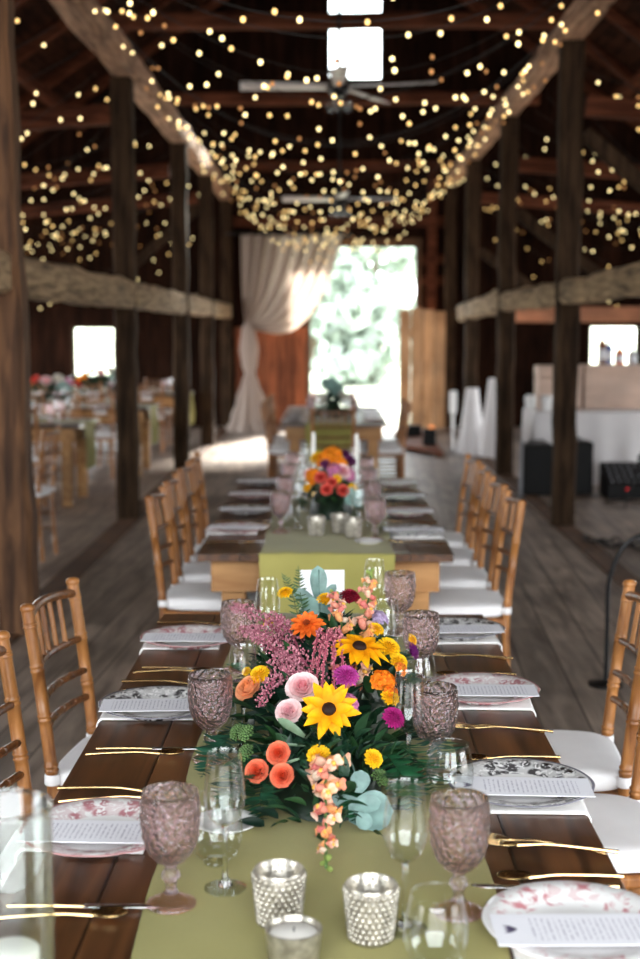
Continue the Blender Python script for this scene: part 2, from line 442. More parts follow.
slab_with_holes('wall_left', M['barn'], 'Y', -XW - .12, .12, YF, YB, 0, 3.6, [(-2.3, 1.2, 0, 3.1), (10.5, 21.4, 0, 2.1)])  # unseen side openings added to let daylight onto floor and aisle tables
slab_with_holes('wall_right', M['barn'], 'Y', XW + .3, .12, YF, YB, 0, 3.6, [(-2.3, 2.4, 0, 3.1), (12.5, 17.5, 0, 2.5)])  # unseen openings added here too, to bring daylight to the bar side
rf = MB()
for s in (-1, 1):
    x0 = s * (XW + .6) + (.2 if s > 0 else 0); 
    rf.add([(x0, YF, EZ), (XC, YF, RZ), (XC, YB + .3, RZ), (x0, YB + .3, EZ), (x0, YF, EZ + .1), (XC, YF, RZ + .1), (XC, YB + .3, RZ + .1), (x0, YB + .3, EZ + .1)],
           [(0,1,2,3),(7,6,5,4),(0,4,5,1),(1,5,6,2),(2,6,7,3),(3,7,4,0)])
struct(rf.build('ceiling', M['roofing'], smooth=False))
# front wall round the wide open wagon doors behind the camera, unseen and sized for the table light
slab_with_holes('wall_front', M['barn'], 'X', YF - .12, .12, -XW, XW + .4, 0, 8.4, [(-2.6, 2.9, 0, 5.2)])
# back-wall framing, trims, windows
def win(name, h, y, bar=None):
    mb = MB(); t = .05
    mb.span((h[0] - t, y - .03, h[2] - t), (h[0], y + .1, h[3] + t)).span((h[1], y - .03, h[2] - t), (h[1] + t, y + .1, h[3] + t))
    mb.span((h[0], y - .03, h[2] - t), (h[1], y + .1, h[2])).span((h[0], y - .03, h[3]), (h[1], y + .1, h[3] + t))
    if bar: mb.span((h[0], y - .02, bar[0]), (h[1], y + .1, bar[1]))
    o = struct(mb.build(name, M['post'], smooth=False))
    g = MB().span((h[0], y + .05, h[2]), (h[1], y + .055, h[3])).build('window_pane', M['thin'], o, smooth=False)
    return o
win('window_1', WIN_G, YB, (6.5, 6.72))
win('window_2', WIN_L, YB)
win('window_3', WIN_R, YB)
df = MB(); 
for x in (DOOR[0] - .09, DOOR[1] + .0): df.span((x, YB - .05, 0), (x + .09, YB + .14, 3.06))
df.span((DOOR[0] - .09, YB - .06, 2.98), (DOOR[1] + .09, YB + .14, 3.12))
struct(df.build('trim_1', M['post_warm'], smooth=False))
t2 = MB()
for z in (1.5, 3.3, 4.2): t2.span((-1.7, YB - .1, z), (DOOR[0] - .1 if z < 3 else 1.9, YB, z + .16))
for z in (2.35, 2.7): t2.span((DOOR[1] + .1, YB - .1, z), (1.95, YB, z + .14))
t2.span((1.55, YB - .12, 0), (1.7, YB, 4.2))
struct(t2.build('trim_2', M['tie'], smooth=False))
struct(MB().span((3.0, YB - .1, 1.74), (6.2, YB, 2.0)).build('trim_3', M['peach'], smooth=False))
struct(MB().span((-1.83, YF, .0), (-1.67, YB, .012)).build('trim_4', M['post_warm'], smooth=False))
struct(MB().span((1.84, YF, .0), (2.0, YB, .012)).build('trim_5', M['post_warm'], smooth=False))

# outside
gr = MB().grid(lambda u, v: (-60 + 130 * u, YB + .3 + 90 * v, -.12 + max(0, v - .55) * 9), 12, 14).build('ground', M['grass'])
struct(gr)
struct(MB().span((-70, -60, -.3), (70, YB + .3, -.13)).build('ground_around', M['bounce_ground'], smooth=False))  # unseen ground added to cut light from below; grey keeps its bounce neutral

# ------------------------------------------------------------------ hewn timbers
def timber(name, a, b, w, d, mat, seg=14, rough=.012, taper=None, seed=0, parent=None, updir=None):
    """a rough-hewn beam from a to b, w across and d deep, with chamfered wandering edges; origin at a"""
    a = Vector(a); b = Vector(b); ax = (b - a); L = ax.length; ax.normalize()
    r = random.Random(seed * 31 + 5)
    up = Vector(updir) if updir else (Vector((0, 0, 1)) if abs(ax.z) < .8 else Vector((0, 1, 0)))
    x = ax.cross(up).normalized(); y = x.cross(ax).normalized()
    prof = [(-.5, -.36), (-.36, -.5), (.36, -.5), (.5, -.36), (.5, .36), (.36, .5), (-.36, .5), (-.5, .36)]
    vs = []; fs = []
    wob = [Vector((r.uniform(-1, 1), r.uniform(-1, 1))) * rough for _ in range(seg + 1)]
    for k in range(seg + 1):
        t = k / seg; c = ax * (L * t)
        sc = 1 + r.uniform(-1, 1) * .025
        o = wob[k] if 0 < k < seg else Vector((0, 0))
        for px, py in prof:
            j = r.uniform(-1, 1) * rough * .5
            vs.append(c + x * (px * w * sc + o.x + j) + y * (py * d * sc + o.y + r.uniform(-1, 1) * rough * .5))
    for k in range(seg):
        for i in range(8):
            p = k * 8 + i; q = k * 8 + (i + 1) % 8
            fs.append((p, q, q + 8, p + 8))
    fs.append(tuple(range(8))); fs.append(tuple(seg * 8 + i for i in range(7, -1, -1)))
    mb = MB(); mb.add(vs, fs)
    o = mb.build(name, mat, parent, angle=30)
    if not parent: o.location = a
    return o
XL, XR = -1.75, 1.92
LP = [7.06, 11.42, 15.4, 18.6, 22.1]
RP = [11.05, 14.9, 18.65, 22.1]
ordw = ['first', 'second', 'third', 'fourth', 'fifth', 'sixth']
plab = ['thick brown timber post nearest the camera, cut by the left edge', 'dark hewn post second in the left row, beside the white window',
        'dark hewn post third in the left row, behind the chair backs', 'dark hewn post fourth in the left row, just left of the curtain', 'farthest post of the left row, against the back wall beside the curtain']
for i, y in enumerate(LP):
    o = timber('timber_post', (XL + (.06 if i == 0 else -.02 if i == 1 else 0), y, 0), (XL - (.02 if i < 2 else 0), y, 3.72), .18 if i else .2, .19, M['post_warm'] if i in (0,) else M['post'], 18, .008, seed=i)
    tag(o, plab[i], 'post', 'timber posts along the left side')
rlab = ['dark hewn post nearest the camera in the right row, before the bar table', 'dark hewn post second in the right row, beside the draped stands',
        'dark hewn post third in the right row, behind the draped stands', 'farthest post of the right row, against the back wall']
for i, y in enumerate(RP):
    o = timber('timber_post', (XR, y, 0), (XR, y, 3.92), .185, .19, M['post'], 18, .008, seed=20 + i)
    tag(o, rlab[i], 'post', 'timber posts along the right side')
# middle rails between the posts (girts)
gl = [(2.6, 6.96), (7.16, 11.32), (11.52, 15.3), (15.5, 18.5), (18.7, 21.99)]
glab = ['hewn grey rail running off the left edge before the nearest post', 'long grey hewn rail between the two nearest left posts', 'grey hewn rail between the second and third left posts',
        'hewn rail between the third and fourth left posts', 'warm lit rail end meeting the curtain at the far left']
for i, (a, b) in enumerate(gl):
    tag(timber('timber_rail', (XL, a, 1.92), (XL, b, 1.92), .17, .225, M['girt'], 12, .016, seed=40 + i), glab[i], 'beam', 'middle rails of the left post row')
gr_ = [(5.2, 10.94, 1.925, 1.935), (11.16, 14.79, 1.93, 1.92), (15.01, 18.54, 1.95, 1.89), (18.76, 19.9, 1.885, 1.865)]
grl = ['grey hewn rail running off the right edge above the bar', 'grey hewn rail between the two near right posts', 'hewn rail between the second and third right posts', 'short rail stub with a pale cut end by the far doorway']
for i, (a, b, z0, z1) in enumerate(gr_):
    tag(timber('timber_rail', (XR, a, z0), (XR, b, z1), .17, .24 if i >= 2 else .2, M['girt'], 12, .016, seed=50 + i), grl[i], 'beam', 'middle rails of the right post row')
# long roof plates on the post tops
for i, (a, b) in enumerate([(1.0, 11.42), (11.43, 15.4), (15.41, 18.6), (18.61, 22.1)]):
    tag(timber('roof_plate', (XL, a, 3.83), (XL, b, 3.83), .2, .24, M['plate'], 12, .012, seed=60 + i),
        'pale hewn roof plate on the left posts, %s length from the camera' % ordw[i], 'beam', 'roof plates over the left posts')
for i, (a, b) in enumerate([(1.0, 11.05), (11.06, 14.9), (14.91, 18.65), (18.66, 22.1)]):
    tag(timber('roof_plate', (XR, a, 4.03), (XR, b, 4.03), .18, .22, M['plate'], 12, .012, seed=70 + i),
        'pale hewn roof plate on the right posts, %s length from the camera' % ordw[i], 'beam', 'roof plates over the right posts')
# cross ties at the far end and knee braces in the aisles
for z, y, lab in ((5.06, 15.4, 'reddish tie beam crossing high below the gable window bar'), (4.75, 18.62, 'reddish tie beam crossing just behind the near ceiling fan')):
    tag(timber('tie_beam', (-2.6, y, z), (2.8, y, z), .2, .16, M['tie'], 10, .008, seed=int(z * 10)), lab, 'beam')
br = [((2.03, 11.05, 3.2), (3.5, 11.05, 2.0), 'knee brace leaning out from the nearest right post'), ((2.03, 14.9, 2.9), (3.1, 14.9, 2.1), 'knee brace leaning out from the second right post'),
      ((2.03, 18.65, 2.7), (2.9, 18.65, 2.1), 'short knee brace on the third right post'), ((-1.86, 18.6, 3.3), (-3.0, 18.6, 2.3), 'knee brace leaning out from the fourth left post')]
for i, (a, b, lab) in enumerate(br):
    tag(timber('knee_brace', a, b, .12, .12, M['post'], 8, .006, seed=80 + i), 'dark ' + lab, 'beam', 'knee braces of the posts')
# rafters under the roof boards
for s, side in ((-1, 'left'), (1, 'right')):
    x1 = s * (XW + .4)
    def rz(x):
        x0 = s * (XW + .6) + (.2 if s > 0 else 0); return EZ + (RZ - EZ) * (x - x0) / (XC - x0)
    for k in range(8):
        y = 8.6 + k * 1.85
        a = (x1, y, rz(x1) - .1); b = (XC + s * .1, y, rz(XC + s * .1) - .1)
        tag(timber('rafter', a, b, .1, .14, M['tie'], 8, .005, seed=90 + k), 'dark sloping rafter under the %s roof, %s from the camera' % (side, ['first', 'second', 'third', 'fourth', 'fifth', 'sixth', 'seventh', 'eighth'][k]), 'rafter', 'rafters under the %s roof' % side)
    p = timber('roof_purlin', (s * 4.2 + .1, 6, rz(s * 4.2) - .26), (s * 4.2 + .1, 22.2, rz(s * 4.2) - .26), .16, .16, M['tie'], 12, .006, seed=120 + s)
    tag(p, 'long dark purlin under the %s roof slope' % side, 'beam')
    for k, y in enumerate(LP[1:4] if s < 0 else RP[:3]):
        t = timber('aisle_tie', (-1.862 if s < 0 else 2.03, y, 3.42), (-6.19 if s < 0 else 6.49, y, 3.1), .14, .16, M['tie'], 10, .006, seed=130 + k)
        tag(t, 'dark cross beam over the %s aisle, %s from the camera' % (side, ordw[k]), 'beam', 'cross beams over the %s aisle' % side)

# ------------------------------------------------------------------ fairy light strings
def bulb_mesh():
    mb = MB(); mb.ball((0, 0, 0), (.0108, .0108, .0126), 8, 6)
    o = mb.build('bulb', M['bulbs'][0]); return o
_b = bulb_mesh(); BM = []
for i in range(3):
    me = _b.data.copy(); me.materials[0] = M['bulbs'][i]; BM.append(me)
bpy.data.objects.remove(_b)
def light_string(a, b, sag, spacing, label, group, seed, drop=.16, skip=0, edge=0):
    r = random.Random(seed)
    a = Vector(a); b = Vector(b)
    root = empty('light_string', a)
    N = 30
    P = lambda t: (b - a) * t + Vector((0, .08 * math.sin(9 * t + seed), -sag * 4 * t * (1 - t)))
    MB().tube([P(k / N) for k in range(N + 1)], .0022, 5).build('wire', M['wire'], root)
    L = (b - a).length * 1.06; n = int(L / spacing)
    for k in range(n):
        t = (k + .5 + r.uniform(-.25, .25)) / n
        if r.random() < skip or (edge and (t < edge or t > 1 - edge) and r.random() < .6): continue
        p = P(t) + Vector((r.uniform(-.03, .03), r.uniform(-.25, .25), -r.uniform(0, drop)))
        x = r.random(); i = 0 if x < .5 else (1 if x < .82 else 2)
        o = bpy.data.objects.new('bulb', BM[i]); COL.objects.link(o); o.parent = root; o.location = p
    return tag(root, label, 'string lights', group)
y = 5.6; k = 0
while y < 20.95:
    light_string((XL + .1, y, 3.92 + rnd.uniform(-.04, .06)), (XR - .1, y + rnd.uniform(-.3, .3), 4.02 + rnd.uniform(-.04, .06)), .97 + rnd.uniform(-.14, .12), .14,
                 'string of warm fairy lights sagging across the nave between the roof plates', 'fairy lights across the nave', 100 + k, .3, 0, .1 if y < 10 else .03)
    y += .68; k += 1
y = 7.6; k = 0
while y < 21.5:
    light_string((XL - .12, y, 3.66), (-6.0, y + rnd.uniform(-.3, .3), 3.2), .75 + rnd.uniform(-.55, .5), .12,
                 'string of warm fairy lights sagging over the left aisle', 'fairy lights over the left aisle', 300 + k, .45, .15)
    light_string((XR + .13, y, 3.85), (6.1, y + rnd.uniform(-.3, .3), 3.2), .8 + rnd.uniform(-.55, .45), .15,
                 'string of warm fairy lights sagging over the right aisle', 'fairy lights over the right aisle', 400 + k, .45, .15)
    y += .8; k += 1

# ------------------------------------------------------------------ ceiling fans
def fan(loc, rots, L, mat, label, top):
    f = empty('ceiling_fan', loc)
    MB().tube([(0, 0, .1), (0, 0, top)], .018, 10).build('downrod', M['blackm'], f)
    MB().lathe([(.0, .14), (.05, .13), (.09, .08), (.1, .0), (.09, -.06), (.05, -.1), (0, -.1)], 20).build('motor_housing', M['blackm'], f)
    for a in rots:
        b = MB()
        def bl(u, v, a=a):
            r_ = .1 + L * v; w = (.055 + .03 * v) * (2 * u - 1)
            x = r_ * math.cos(a) - w * math.sin(a); y_ = r_ * math.sin(a) + w * math.cos(a)
            return (x, y_, .0 + .25 * w)
        b.grid(bl, 2, 8); b.build('fan_blade', mat, f, solid=.014)
    for k in range(3):
        a = k * 2.1 + .4; c = (.09 * math.cos(a), .09 * math.sin(a), -.16)
        MB().tube([(0, 0, -.08), (c[0], c[1], -.12)], .012, 8).build('lamp_arm', M['blackm'], f)
        MB().lathe([(.012, .05), (.03, .03), (.045, -.02), (.05, -.06)], 14).build('lamp_shade', M['thin'], f, loc=c)
    return tag(f, label, 'ceiling fan')
M['blade'] = plain('silvery_fan_blade', srgb(205, 196, 190), .35, var=.08)
fan((.05, 12.5, 3.83), [R(183), R(-14), R(62), R(120 + 150)], .8, M['blade'], 'dark ceiling fan with grey blades hanging before the gable window', 2.9)
fan((.08, 17.0, 3.25), [R(3), R(92), R(181), R(272)], .62, M['blade'], 'farther ceiling fan with pale blades among the fairy lights', 2.6)

# ------------------------------------------------------------------ curtain
cu = empty('door_curtain', (-1.45, 21.45, 0))
MB().tube([(-.25, 0, 3.13), (1.75, 0, 3.13)], .02, 10).build('curtain_rod', M['blackm'], cu)
def swag(u, v):
    # strands from the rod at u to the tie point, sagging more towards the leading edge
    P = Vector((-.02 + 1.62 * u, 0, 3.12)); G = Vector((.05 + .07 * u, -.04, 1.68 + .03 * (1 - u)))
    C = Vector((-.02 + 1.05 * u + .1 * u * u, -.03, 3.12 - 1.0 - 1.05 * u * u))
    t = v
    p = P * (1 - t) ** 2 + C * 2 * t * (1 - t) + G * t * t
    am = (.075 + .03 * math.sin(u * 9)) * (1 - t) ** .5 + .015
    ph = u * 2 * PI * 8 + 1.3 * math.sin(u * 7)
    p.y += am * math.sin(ph) - .05 * t
    p.z += .01 * math.sin(ph + 1)
    return p
MB().grid(swag, 132, 36).build('swag_panel', M['curtain'], cu, angle=180)
def tail(u, v):
    z = 1.74 * (1 - v) ** 1.0 + .01
    pts = [(1.76, .05), (1.6, .12), (1.3, .16), (1.05, .13), (.93, .085), (.8, .14), (.5, .24), (.2, .34), (.0, .44)]
    for (z1, r1), (z0, r0) in zip(pts, pts[1:]):
        if z0 <= z <= z1: t = (z1 - z) / (z1 - z0); t = t * t * (3 - 2 * t); rr = r1 + (r0 - r1) * t; break
    else: rr = .44
    a = 2 * PI * u
    rr *= 1 + .12 * math.sin(9 * a) + .05 * math.sin(17 * a + 1)
    return (.1 + rr * math.cos(a) * .85 + .05 * v, -.12 + rr * math.sin(a) * .7 - .1 * v, z)
MB().grid(tail, 96, 40, wrap=True).build('gathered_tail', M['curtain'], cu, angle=180)
MB().lathe([(.085, -.02), (.1, 0), (.085, .02)], 16).build('tie_back', M['curtain'], cu, loc=(.13, -.17, .93))
tag(cu, 'ivory sheer curtain swept to the left of the bright doorway', 'curtain')

# red-brown sliding leaf beside the opening, half behind the curtain
sl = empty('sliding_door_leaf', (-1.62, 22.13, 0))
mb = MB()
for k in range(5): mb.span((k * .236, 0, .03), (k * .236 + .231, .04, 1.62))
mb.build('planks', M['barn_red'], sl, smooth=False, bevel=.004)
MB().span((0, -.03, 1.5), (1.18, -.001, 1.66)).build('top_rail', M['barn_red'], sl, smooth=False, bevel=.004)
tag(sl, 'red brown board door leaf left of the opening, below the swept curtain', 'door')
# door leaf
dl = empty('barn_door_leaf', (1.07, 21.6, 0))
mb = MB()
for k in range(4): mb.span((k * .186, 0, .02), (k * .186 + .18, .04, 1.97 - .03 * abs(k - 1)))
mb.build('planks', M['tan'], dl, smooth=False, bevel=.004)
MB().span((.02, .04, .3), (.72, .07, .45)).span((.02, .04, 1.5), (.72, .07, 1.65)).build('cross_batten', M['tan'], dl, smooth=False)
tag(dl, 'tan plank door leaf standing at the right of the bright doorway', 'door')

# ------------------------------------------------------------------ chiavari chair (faces +X, origin on the floor under the seat)
def bamboo(mb, pts, r, rings, n=10):
    """turned stick: a tube with pairs of raised rings at the given fractions"""
    pts = [Vector(p) for p in pts]
    fr = [0.0, 1.0]
    for g in rings:
        for d in (-.0105, -.0085, -.006, -.004, -.0015, .0015, .004, .006, .0085, .0105): fr.append(g + d)
    fr += [i / 12 for i in range(13)]
    fr = sorted({round(f, 4) for f in fr if 0 <= f <= 1})
    out = []; rad = []
    m = len(pts) - 1
    for f in fr:
        t = f * m; i = min(int(t), m - 1); t -= i
        out.append(pts[i].lerp(pts[i + 1], t))
        k = 0
        for g in rings:
            d = abs(f - g)
            if .003 < d < .0095: k = 1
        rad.append(r * (1.14 if k else 1))
    mb.tube(out, rad, n)
def make_chair():
    c = empty('chiavari_chair')
    zs = .445
    for s in (-1, 1):
        mb = MB()
        path = spline([(-.20, s * .17, 0), (-.185, s * .172, .25), (-.18, s * .176, .45), (-.205, s * .18, .7), (-.235, s * .182, .92)], 16)
        bamboo(mb, path, .0165, [.1, .3, .42, .56, .69, .82, .94], 10)
        mb.lathe([(.0165, 0), (.02, .004), (.019, .012), (.012, .018), (0, .019)], 10, Matrix.Translation((-.235, s * .182, .918)))
        mb.build('back_post', M['chair'], c, angle=50)
    for s in (-1, 1):
        mb = MB(); bamboo(mb, [(.2, s * .19, 0), (.185, s * .185, zs)], .0155, [.2, .5, .8]); mb.build('front_leg', M['chair'], c, angle=50)
    mb = MB()
    mb.add([(-.19, -.185, zs - .03), (.205, -.205, zs - .03), (.205, .205, zs - .03), (-.19, .185, zs - .03), (-.19, -.185, zs), (.205, -.205, zs), (.205, .205, zs), (-.19, .185, zs)],
           [(0,3,2,1),(4,5,6,7),(0,1,5,4),(1,2,6,5),(2,3,7,6),(3,0,4,7)])
    mb.build('seat', M['chair'], c, bevel=.008)
    def curve(z, x, w=.172, bow=.03, zb=0):
        return [(x - bow * (1 - (2 * t / 10 - 1) ** 2), w * (2 * t / 10 - 1), z + zb * (1 - (2 * t / 10 - 1) ** 2)) for t in range(11)]
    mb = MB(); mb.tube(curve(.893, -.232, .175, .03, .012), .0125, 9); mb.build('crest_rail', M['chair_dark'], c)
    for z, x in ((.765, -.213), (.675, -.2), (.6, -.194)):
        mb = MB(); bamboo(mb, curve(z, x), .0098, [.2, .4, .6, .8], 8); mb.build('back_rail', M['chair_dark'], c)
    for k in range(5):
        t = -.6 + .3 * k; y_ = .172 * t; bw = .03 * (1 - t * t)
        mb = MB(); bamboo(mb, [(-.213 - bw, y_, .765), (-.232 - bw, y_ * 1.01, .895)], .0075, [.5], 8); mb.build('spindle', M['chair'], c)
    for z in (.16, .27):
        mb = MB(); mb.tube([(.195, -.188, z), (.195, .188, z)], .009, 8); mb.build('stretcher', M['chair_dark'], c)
        for s in (-1, 1):
            mb = MB(); mb.tube([(.195, s * .188, z + .03), (-.19, s * .172, z + .03)], .009, 8); mb.build('stretcher', M['chair_dark'], c)
    # cushion: a rounded pad with softly domed top
    mb = MB()
    def pad(u, v):
        a = 2 * PI * u; ca, sa = math.cos(a), math.sin(a)
        e = .42
        x = .2 * math.copysign(abs(ca) ** e, ca); y_ = .2 * math.copysign(abs(sa) ** e, sa)
        y_ *= 1 - .06 * (.2 - x) / .4
        prof = [(0, .002), (.9, .002), (1.0, .008), (1.03, .022), (1.03, .036), (1.0, .05), (.93, .057), (.7, .062), (.35, .064), (0, .064)]
        i = min(int(v * 9), 8); t = v * 9 - i
        q = prof[i][0] + (prof[i + 1][0] - prof[i][0]) * t; z = prof[i][1] + (prof[i + 1][1] - prof[i][1]) * t
        return (.008 + x * q, y_ * q, zs + z)
    mb.grid(pad, 48, 18, wrap=True)
    cu_ = mb.build('cushion', M['cushion'], c, angle=180)
    for s in (-1, 1):
        mb = MB()
        mb.lathe([(.0185, -.014), (.021, -.012), (.021, .012), (.0185, .014)], 14, Matrix.Translation((-.181, s * .176, .478)))
        mb.box((-.155, s * .172, .478), (.05, .008, .026))
        mb.build('cushion_tie', M['cushion'], cu_, angle=60)
    return c
chair = Proto(make_chair())

# ------------------------------------------------------------------ farm tables
TZ = .76
def farm_table(loc, W, L, label, rz=0):
    """origin on the floor at the centre"""
    t = empty('farm_table', loc, rz)
    mb = MB()
    for k in range(6):
        w = W / 6
        mb.span((-W / 2 + k * w + .0006, -L / 2, TZ - .03), (-W / 2 + (k + 1) * w - .0006, L / 2, TZ))
    mb.build('tabletop', M['tabletop'], t, smooth=False, bevel=.0015)
    ix, iy = W / 2 - .05, L / 2 - .06
    a = MB(); a.span((-ix, -iy, TZ - .16), (ix, -iy + .035, TZ - .031)).span((-ix, iy - .035, TZ - .16), (ix, iy, TZ - .031))
    a.span((-ix, -iy + .036, TZ - .16), (-ix + .035, iy - .036, TZ - .031)).span((ix - .035, -iy + .036, TZ - .16), (ix, iy - .036, TZ - .031))
    a.build('apron', M['pine'], t, smooth=False, bevel=.002)
    for sx in (-1, 1):
        for sy in (-1, 1):
            x, y_ = sx * (ix - .085), sy * (iy - .085)
            MB().span((x - .048, y_ - .048, 0), (x + .048, y_ + .048, TZ - .032)).build('leg', M['pine'], t, smooth=False, bevel=.004)
    return tag(t, label, 'table')
T1Y, T1L = 2.69, 2.66
T2Y, T2L = 6.44, 2.66
T3Y, T3L = 13.6, 2.66
farm_table((-.03, T1Y, 0), .98, T1L, 'dark topped farm table in front, bearing the large flower centrepiece')
farm_table((-.03, T2Y, 0), 1.0, T2L, 'dark topped farm table in the middle of the row, raw pine apron')
farm_table((.01, T3Y, 0), 1.0, T3L, 'farthest farm table of the row, before the bright doorway')

def runner(x0, x1, y0, y1, drop0, drop1, label, loc=(0, 0, 0), rz=0, seed=1):
    """cloth along Y lying on a table of height TZ, with ends hanging over"""
    r = random.Random(seed); z = TZ + .0022
    path = []
    if drop0:
        for k in range(8): path.append((y0 - .012 - .01 * math.sin(k * .6), z - .012 - drop0 * (1 - k / 8)))
    path += [(y0 - .008, z - .006), (y0 - .002, z - .001)]
    n = 40
    for k in range(n + 1): path.append((y0 + (y1 - y0) * k / n, z))
    path += [(y1 + .002, z - .001), (y1 + .008, z - .006)]
    if drop1:
        for k in range(8): path.append((y1 + .012 + .01 * math.sin(k * .6), z - .012 - drop1 * (k + 1) / 8))
    m = len(path) - 1
    def fn(u, v):
        k = int(round(v * m)); yy, zz = path[k]
        x = x0 + (x1 - x0) * u
        w = .0012 * (math.sin(u * 23 + v * 9 + seed) + math.sin(v * 70 + u * 5))
        if abs(zz - z) > .02: yy += (.012 * math.sin(u * 14 + seed)) * min(1, (z - zz) / .2) * (-1 if yy < y0 + .1 else 1); w = 0
        x += .004 * math.sin(v * 40 + seed) * (1 if u > .5 else -1) * abs(2 * u - 1)
        return (x, yy, zz + max(w, 0))
    o = MB().grid(fn, 24, m).build('table_runner', M['runner'], angle=180)
    o.location = loc; o.rotation_euler = (0, 0, rz)
    return tag(o, label, 'table runner')
runner(-.283, .25, T1Y - T1L / 2, T1Y + T1L / 2, .3, .3, 'olive green runner along the front table under the flowers')
runner(-.283, .238, T2Y - T2L / 2, T2Y + T2L / 2, .5, .3, 'olive green runner hanging over the near end of the middle table', seed=2)
runner(-.25, .195, T3Y - T3L / 2, T3Y + T3L / 2, .4, .3, 'olive green runner on the farthest table before the doorway', seed=3)

# ------------------------------------------------------------------ tableware
def make_plate(mat):
    mb = MB()
    prof = [(0, .004), (.075, .004), (.08, .0), (.084, .0), (.088, .006), (.11, .013), (.135, .0195), (.1365, .0205), (.135, .0215), (.11, .0165), (.09, .011), (.08, .008), (.06, .0075), (.0, .0075)]
    mb.lathe(prof, 64, mod=lambda a, z, k: 1 + (.008 * abs(math.sin(6 * a)) if 5 < k < 10 else 0))
    return mb.build('dinner_plate', mat, angle=180)
P_pink, P_black, P_red = Proto(make_plate(M['plate_pink'])), Proto(make_plate(M['plate_black'])), Proto(make_plate(M['plate_red']))
def make_menu():
    mb = MB().box((0, 0, 0), (.25, .098, .0012))
    o = mb.build('menu_card', M['menu'], smooth=False)
    l = MB()
    for s in (-1, 0, 1):
        l.grid(lambda u, v, s=s: ((.092 + .02 * v + .0) , (.012 * s * v) + .0045 * (2 * u - 1) * math.sin(PI * min(v + .05, 1)), .0009), 2, 6)
    l.build('leaf_emblem', M['ink'], o)
    return o
menu = Proto(make_menu())
def make_napkin():
    # folded linen under the plate: from the plate to the table edge, then over it; local -X is the diner's edge
    def fn(u, v):
        y_ = (.08 - .005 * v) * (2 * u - 1)
        s_ = .11 + v * .31
        if s_ < .315: x = .165 - s_; z = .003
        elif s_ < .33:
            t = (s_ - .315) / .015; x = -.15 - .008 * t; z = .003 - .006 * t
        else: x = -.16 - .012 * math.sin(u * 5 + 1) * (s_ - .33) * 4; z = -.003 - (s_ - .33)
        return (x, y_, z + .0006 * math.sin(u * 30))
    mb = MB(); mb.grid(fn, 14, 44)
    return mb.build('napkin', M['linen'], angle=60, solid=.003)
napkin = Proto(make_napkin())
def make_fork():
    f = empty('fork')
    path = spline([(-.11, 0, .004), (-.08, 0, .006), (0, 0, .009), (.035, 0, .006), (.055, 0, .004)], 20)
    MB().tube(path, [.0052 - .0018 * math.sin(PI * k / 20) for k in range(21)], 8, flat=.7).build('handle', M['gold'], f)
    h = MB()
    h.grid(lambda u, v: (.052 + .03 * v, (.003 + .009 * math.sin(PI / 2 * v)) * (2 * u - 1), .005 + .001 * v), 4, 6)
    for k in range(4):
        y_ = -.0096 + .0064 * k
        h.grid(lambda u, v, y_=y_: (.081 + .042 * v, y_ + .0021 * (2 * u - 1) * (1 - .4 * v), .006 + .006 * v * v), 2, 6)
    h.build('tines', M['gold'], f, solid=.0018)
    return f
fork = Proto(make_fork())
def make_knife():
    f = empty('dinner_knife')
    path = spline([(-.115, 0, .004), (-.06, 0, .005), (0, 0, .004)], 12)
    MB().tube(path, [.0045 - .0012 * k / 12 for k in range(13)], 8, flat=.7).build('handle', M['gold'], f)
    b = MB()
    b.grid(lambda u, v: (.0 + .115 * v, -.005 + (.013 * (1 - max(0, v - .75) ** 2 * 12)) * u, .004), 3, 14)
    b.build('blade', M['steel'], f, solid=.002)
    return f
knife = Proto(make_knife())
def make_spoon():
    f = empty('spoon')
    path = spline([(-.1, 0, .004), (-.07, 0, .006), (0, 0, .008), (.03, 0, .006), (.05, 0, .004)], 16)
    MB().tube(path, [.0052 - .0018 * math.sin(PI * k / 16) for k in range(17)], 8, flat=.7).build('handle', M['gold'], f)
    h = MB()
    def bw(u, v):
        a = 2 * PI * u
        return (.074 + .028 * v * math.cos(a), .018 * v * math.sin(a), .002 + .007 * v * v)
    h.grid(bw, 20, 5, wrap=True); h.build('bowl', M['gold'], f, solid=.0012)
    return f
spoon = Proto(make_spoon())
def make_goblet():
    g = empty('pink_goblet')
    mb = MB()
    outer = [(.014, .066), (.022, .07), (.033, .082), (.040, .1), (.0435, .122), (.0445, .145), (.0435, .168), (.0425, .178)]
    inner = [(.0405, .178), (.0412, .165), (.041, .145), (.0395, .122), (.036, .1), (.029, .086), (.018, .077), (0, .074)]
    def mod(a, z, k):
        if 0 < k < 7: return 1 + .028 * math.cos(14 * a + z * 130) * (1 if z < .165 else .3) + .02 * math.cos(14 * a - z * 130)
        return 1
    fine = []
    for (r0, z0), (r1, z1) in zip(outer, outer[1:]):
        for t in (0, .2, .4, .6, .8): fine.append((r0 + (r1 - r0) * t, z0 + (z1 - z0) * t))
    fine.append(outer[-1])
    def mod2(a, z, k):
        if z > .172 or k >= len(fine): return 1
        w = min(1, max(0, (z - .068) / .02))
        return 1 + w * (.026 * math.cos(13 * a + z * 200) + .026 * math.cos(13 * a - z * 200))
    mb.lathe([(0, .066)] + fine + inner, 96, mod=mod2)
    mb.build('bowl', M['goblet'], g, angle=180)
    s = MB(); s.lathe([(0, .0665), (.012, .0655), (.009, .06), (.0095, .056), (.014, .05), (.0145, .044), (.01, .038), (.0085, .03), (.009, .024), (.012, .0195), (0, .019)], 24)
    s.build('stem', M['goblet'], g, angle=60)
    f = MB(); f.lathe([(0, .0185), (.012, .019), (.018, .014), (.027, .009), (.037, .005), (.0385, .002), (.037, .0), (0, .0)], 96, mod=lambda a, z, k: 1 + (.025 * math.cos(24 * a) if 1 < k < 7 else 0))
    f.build('foot', M['goblet_foot'], g, angle=180)
    return g
goblet = Proto(make_goblet())
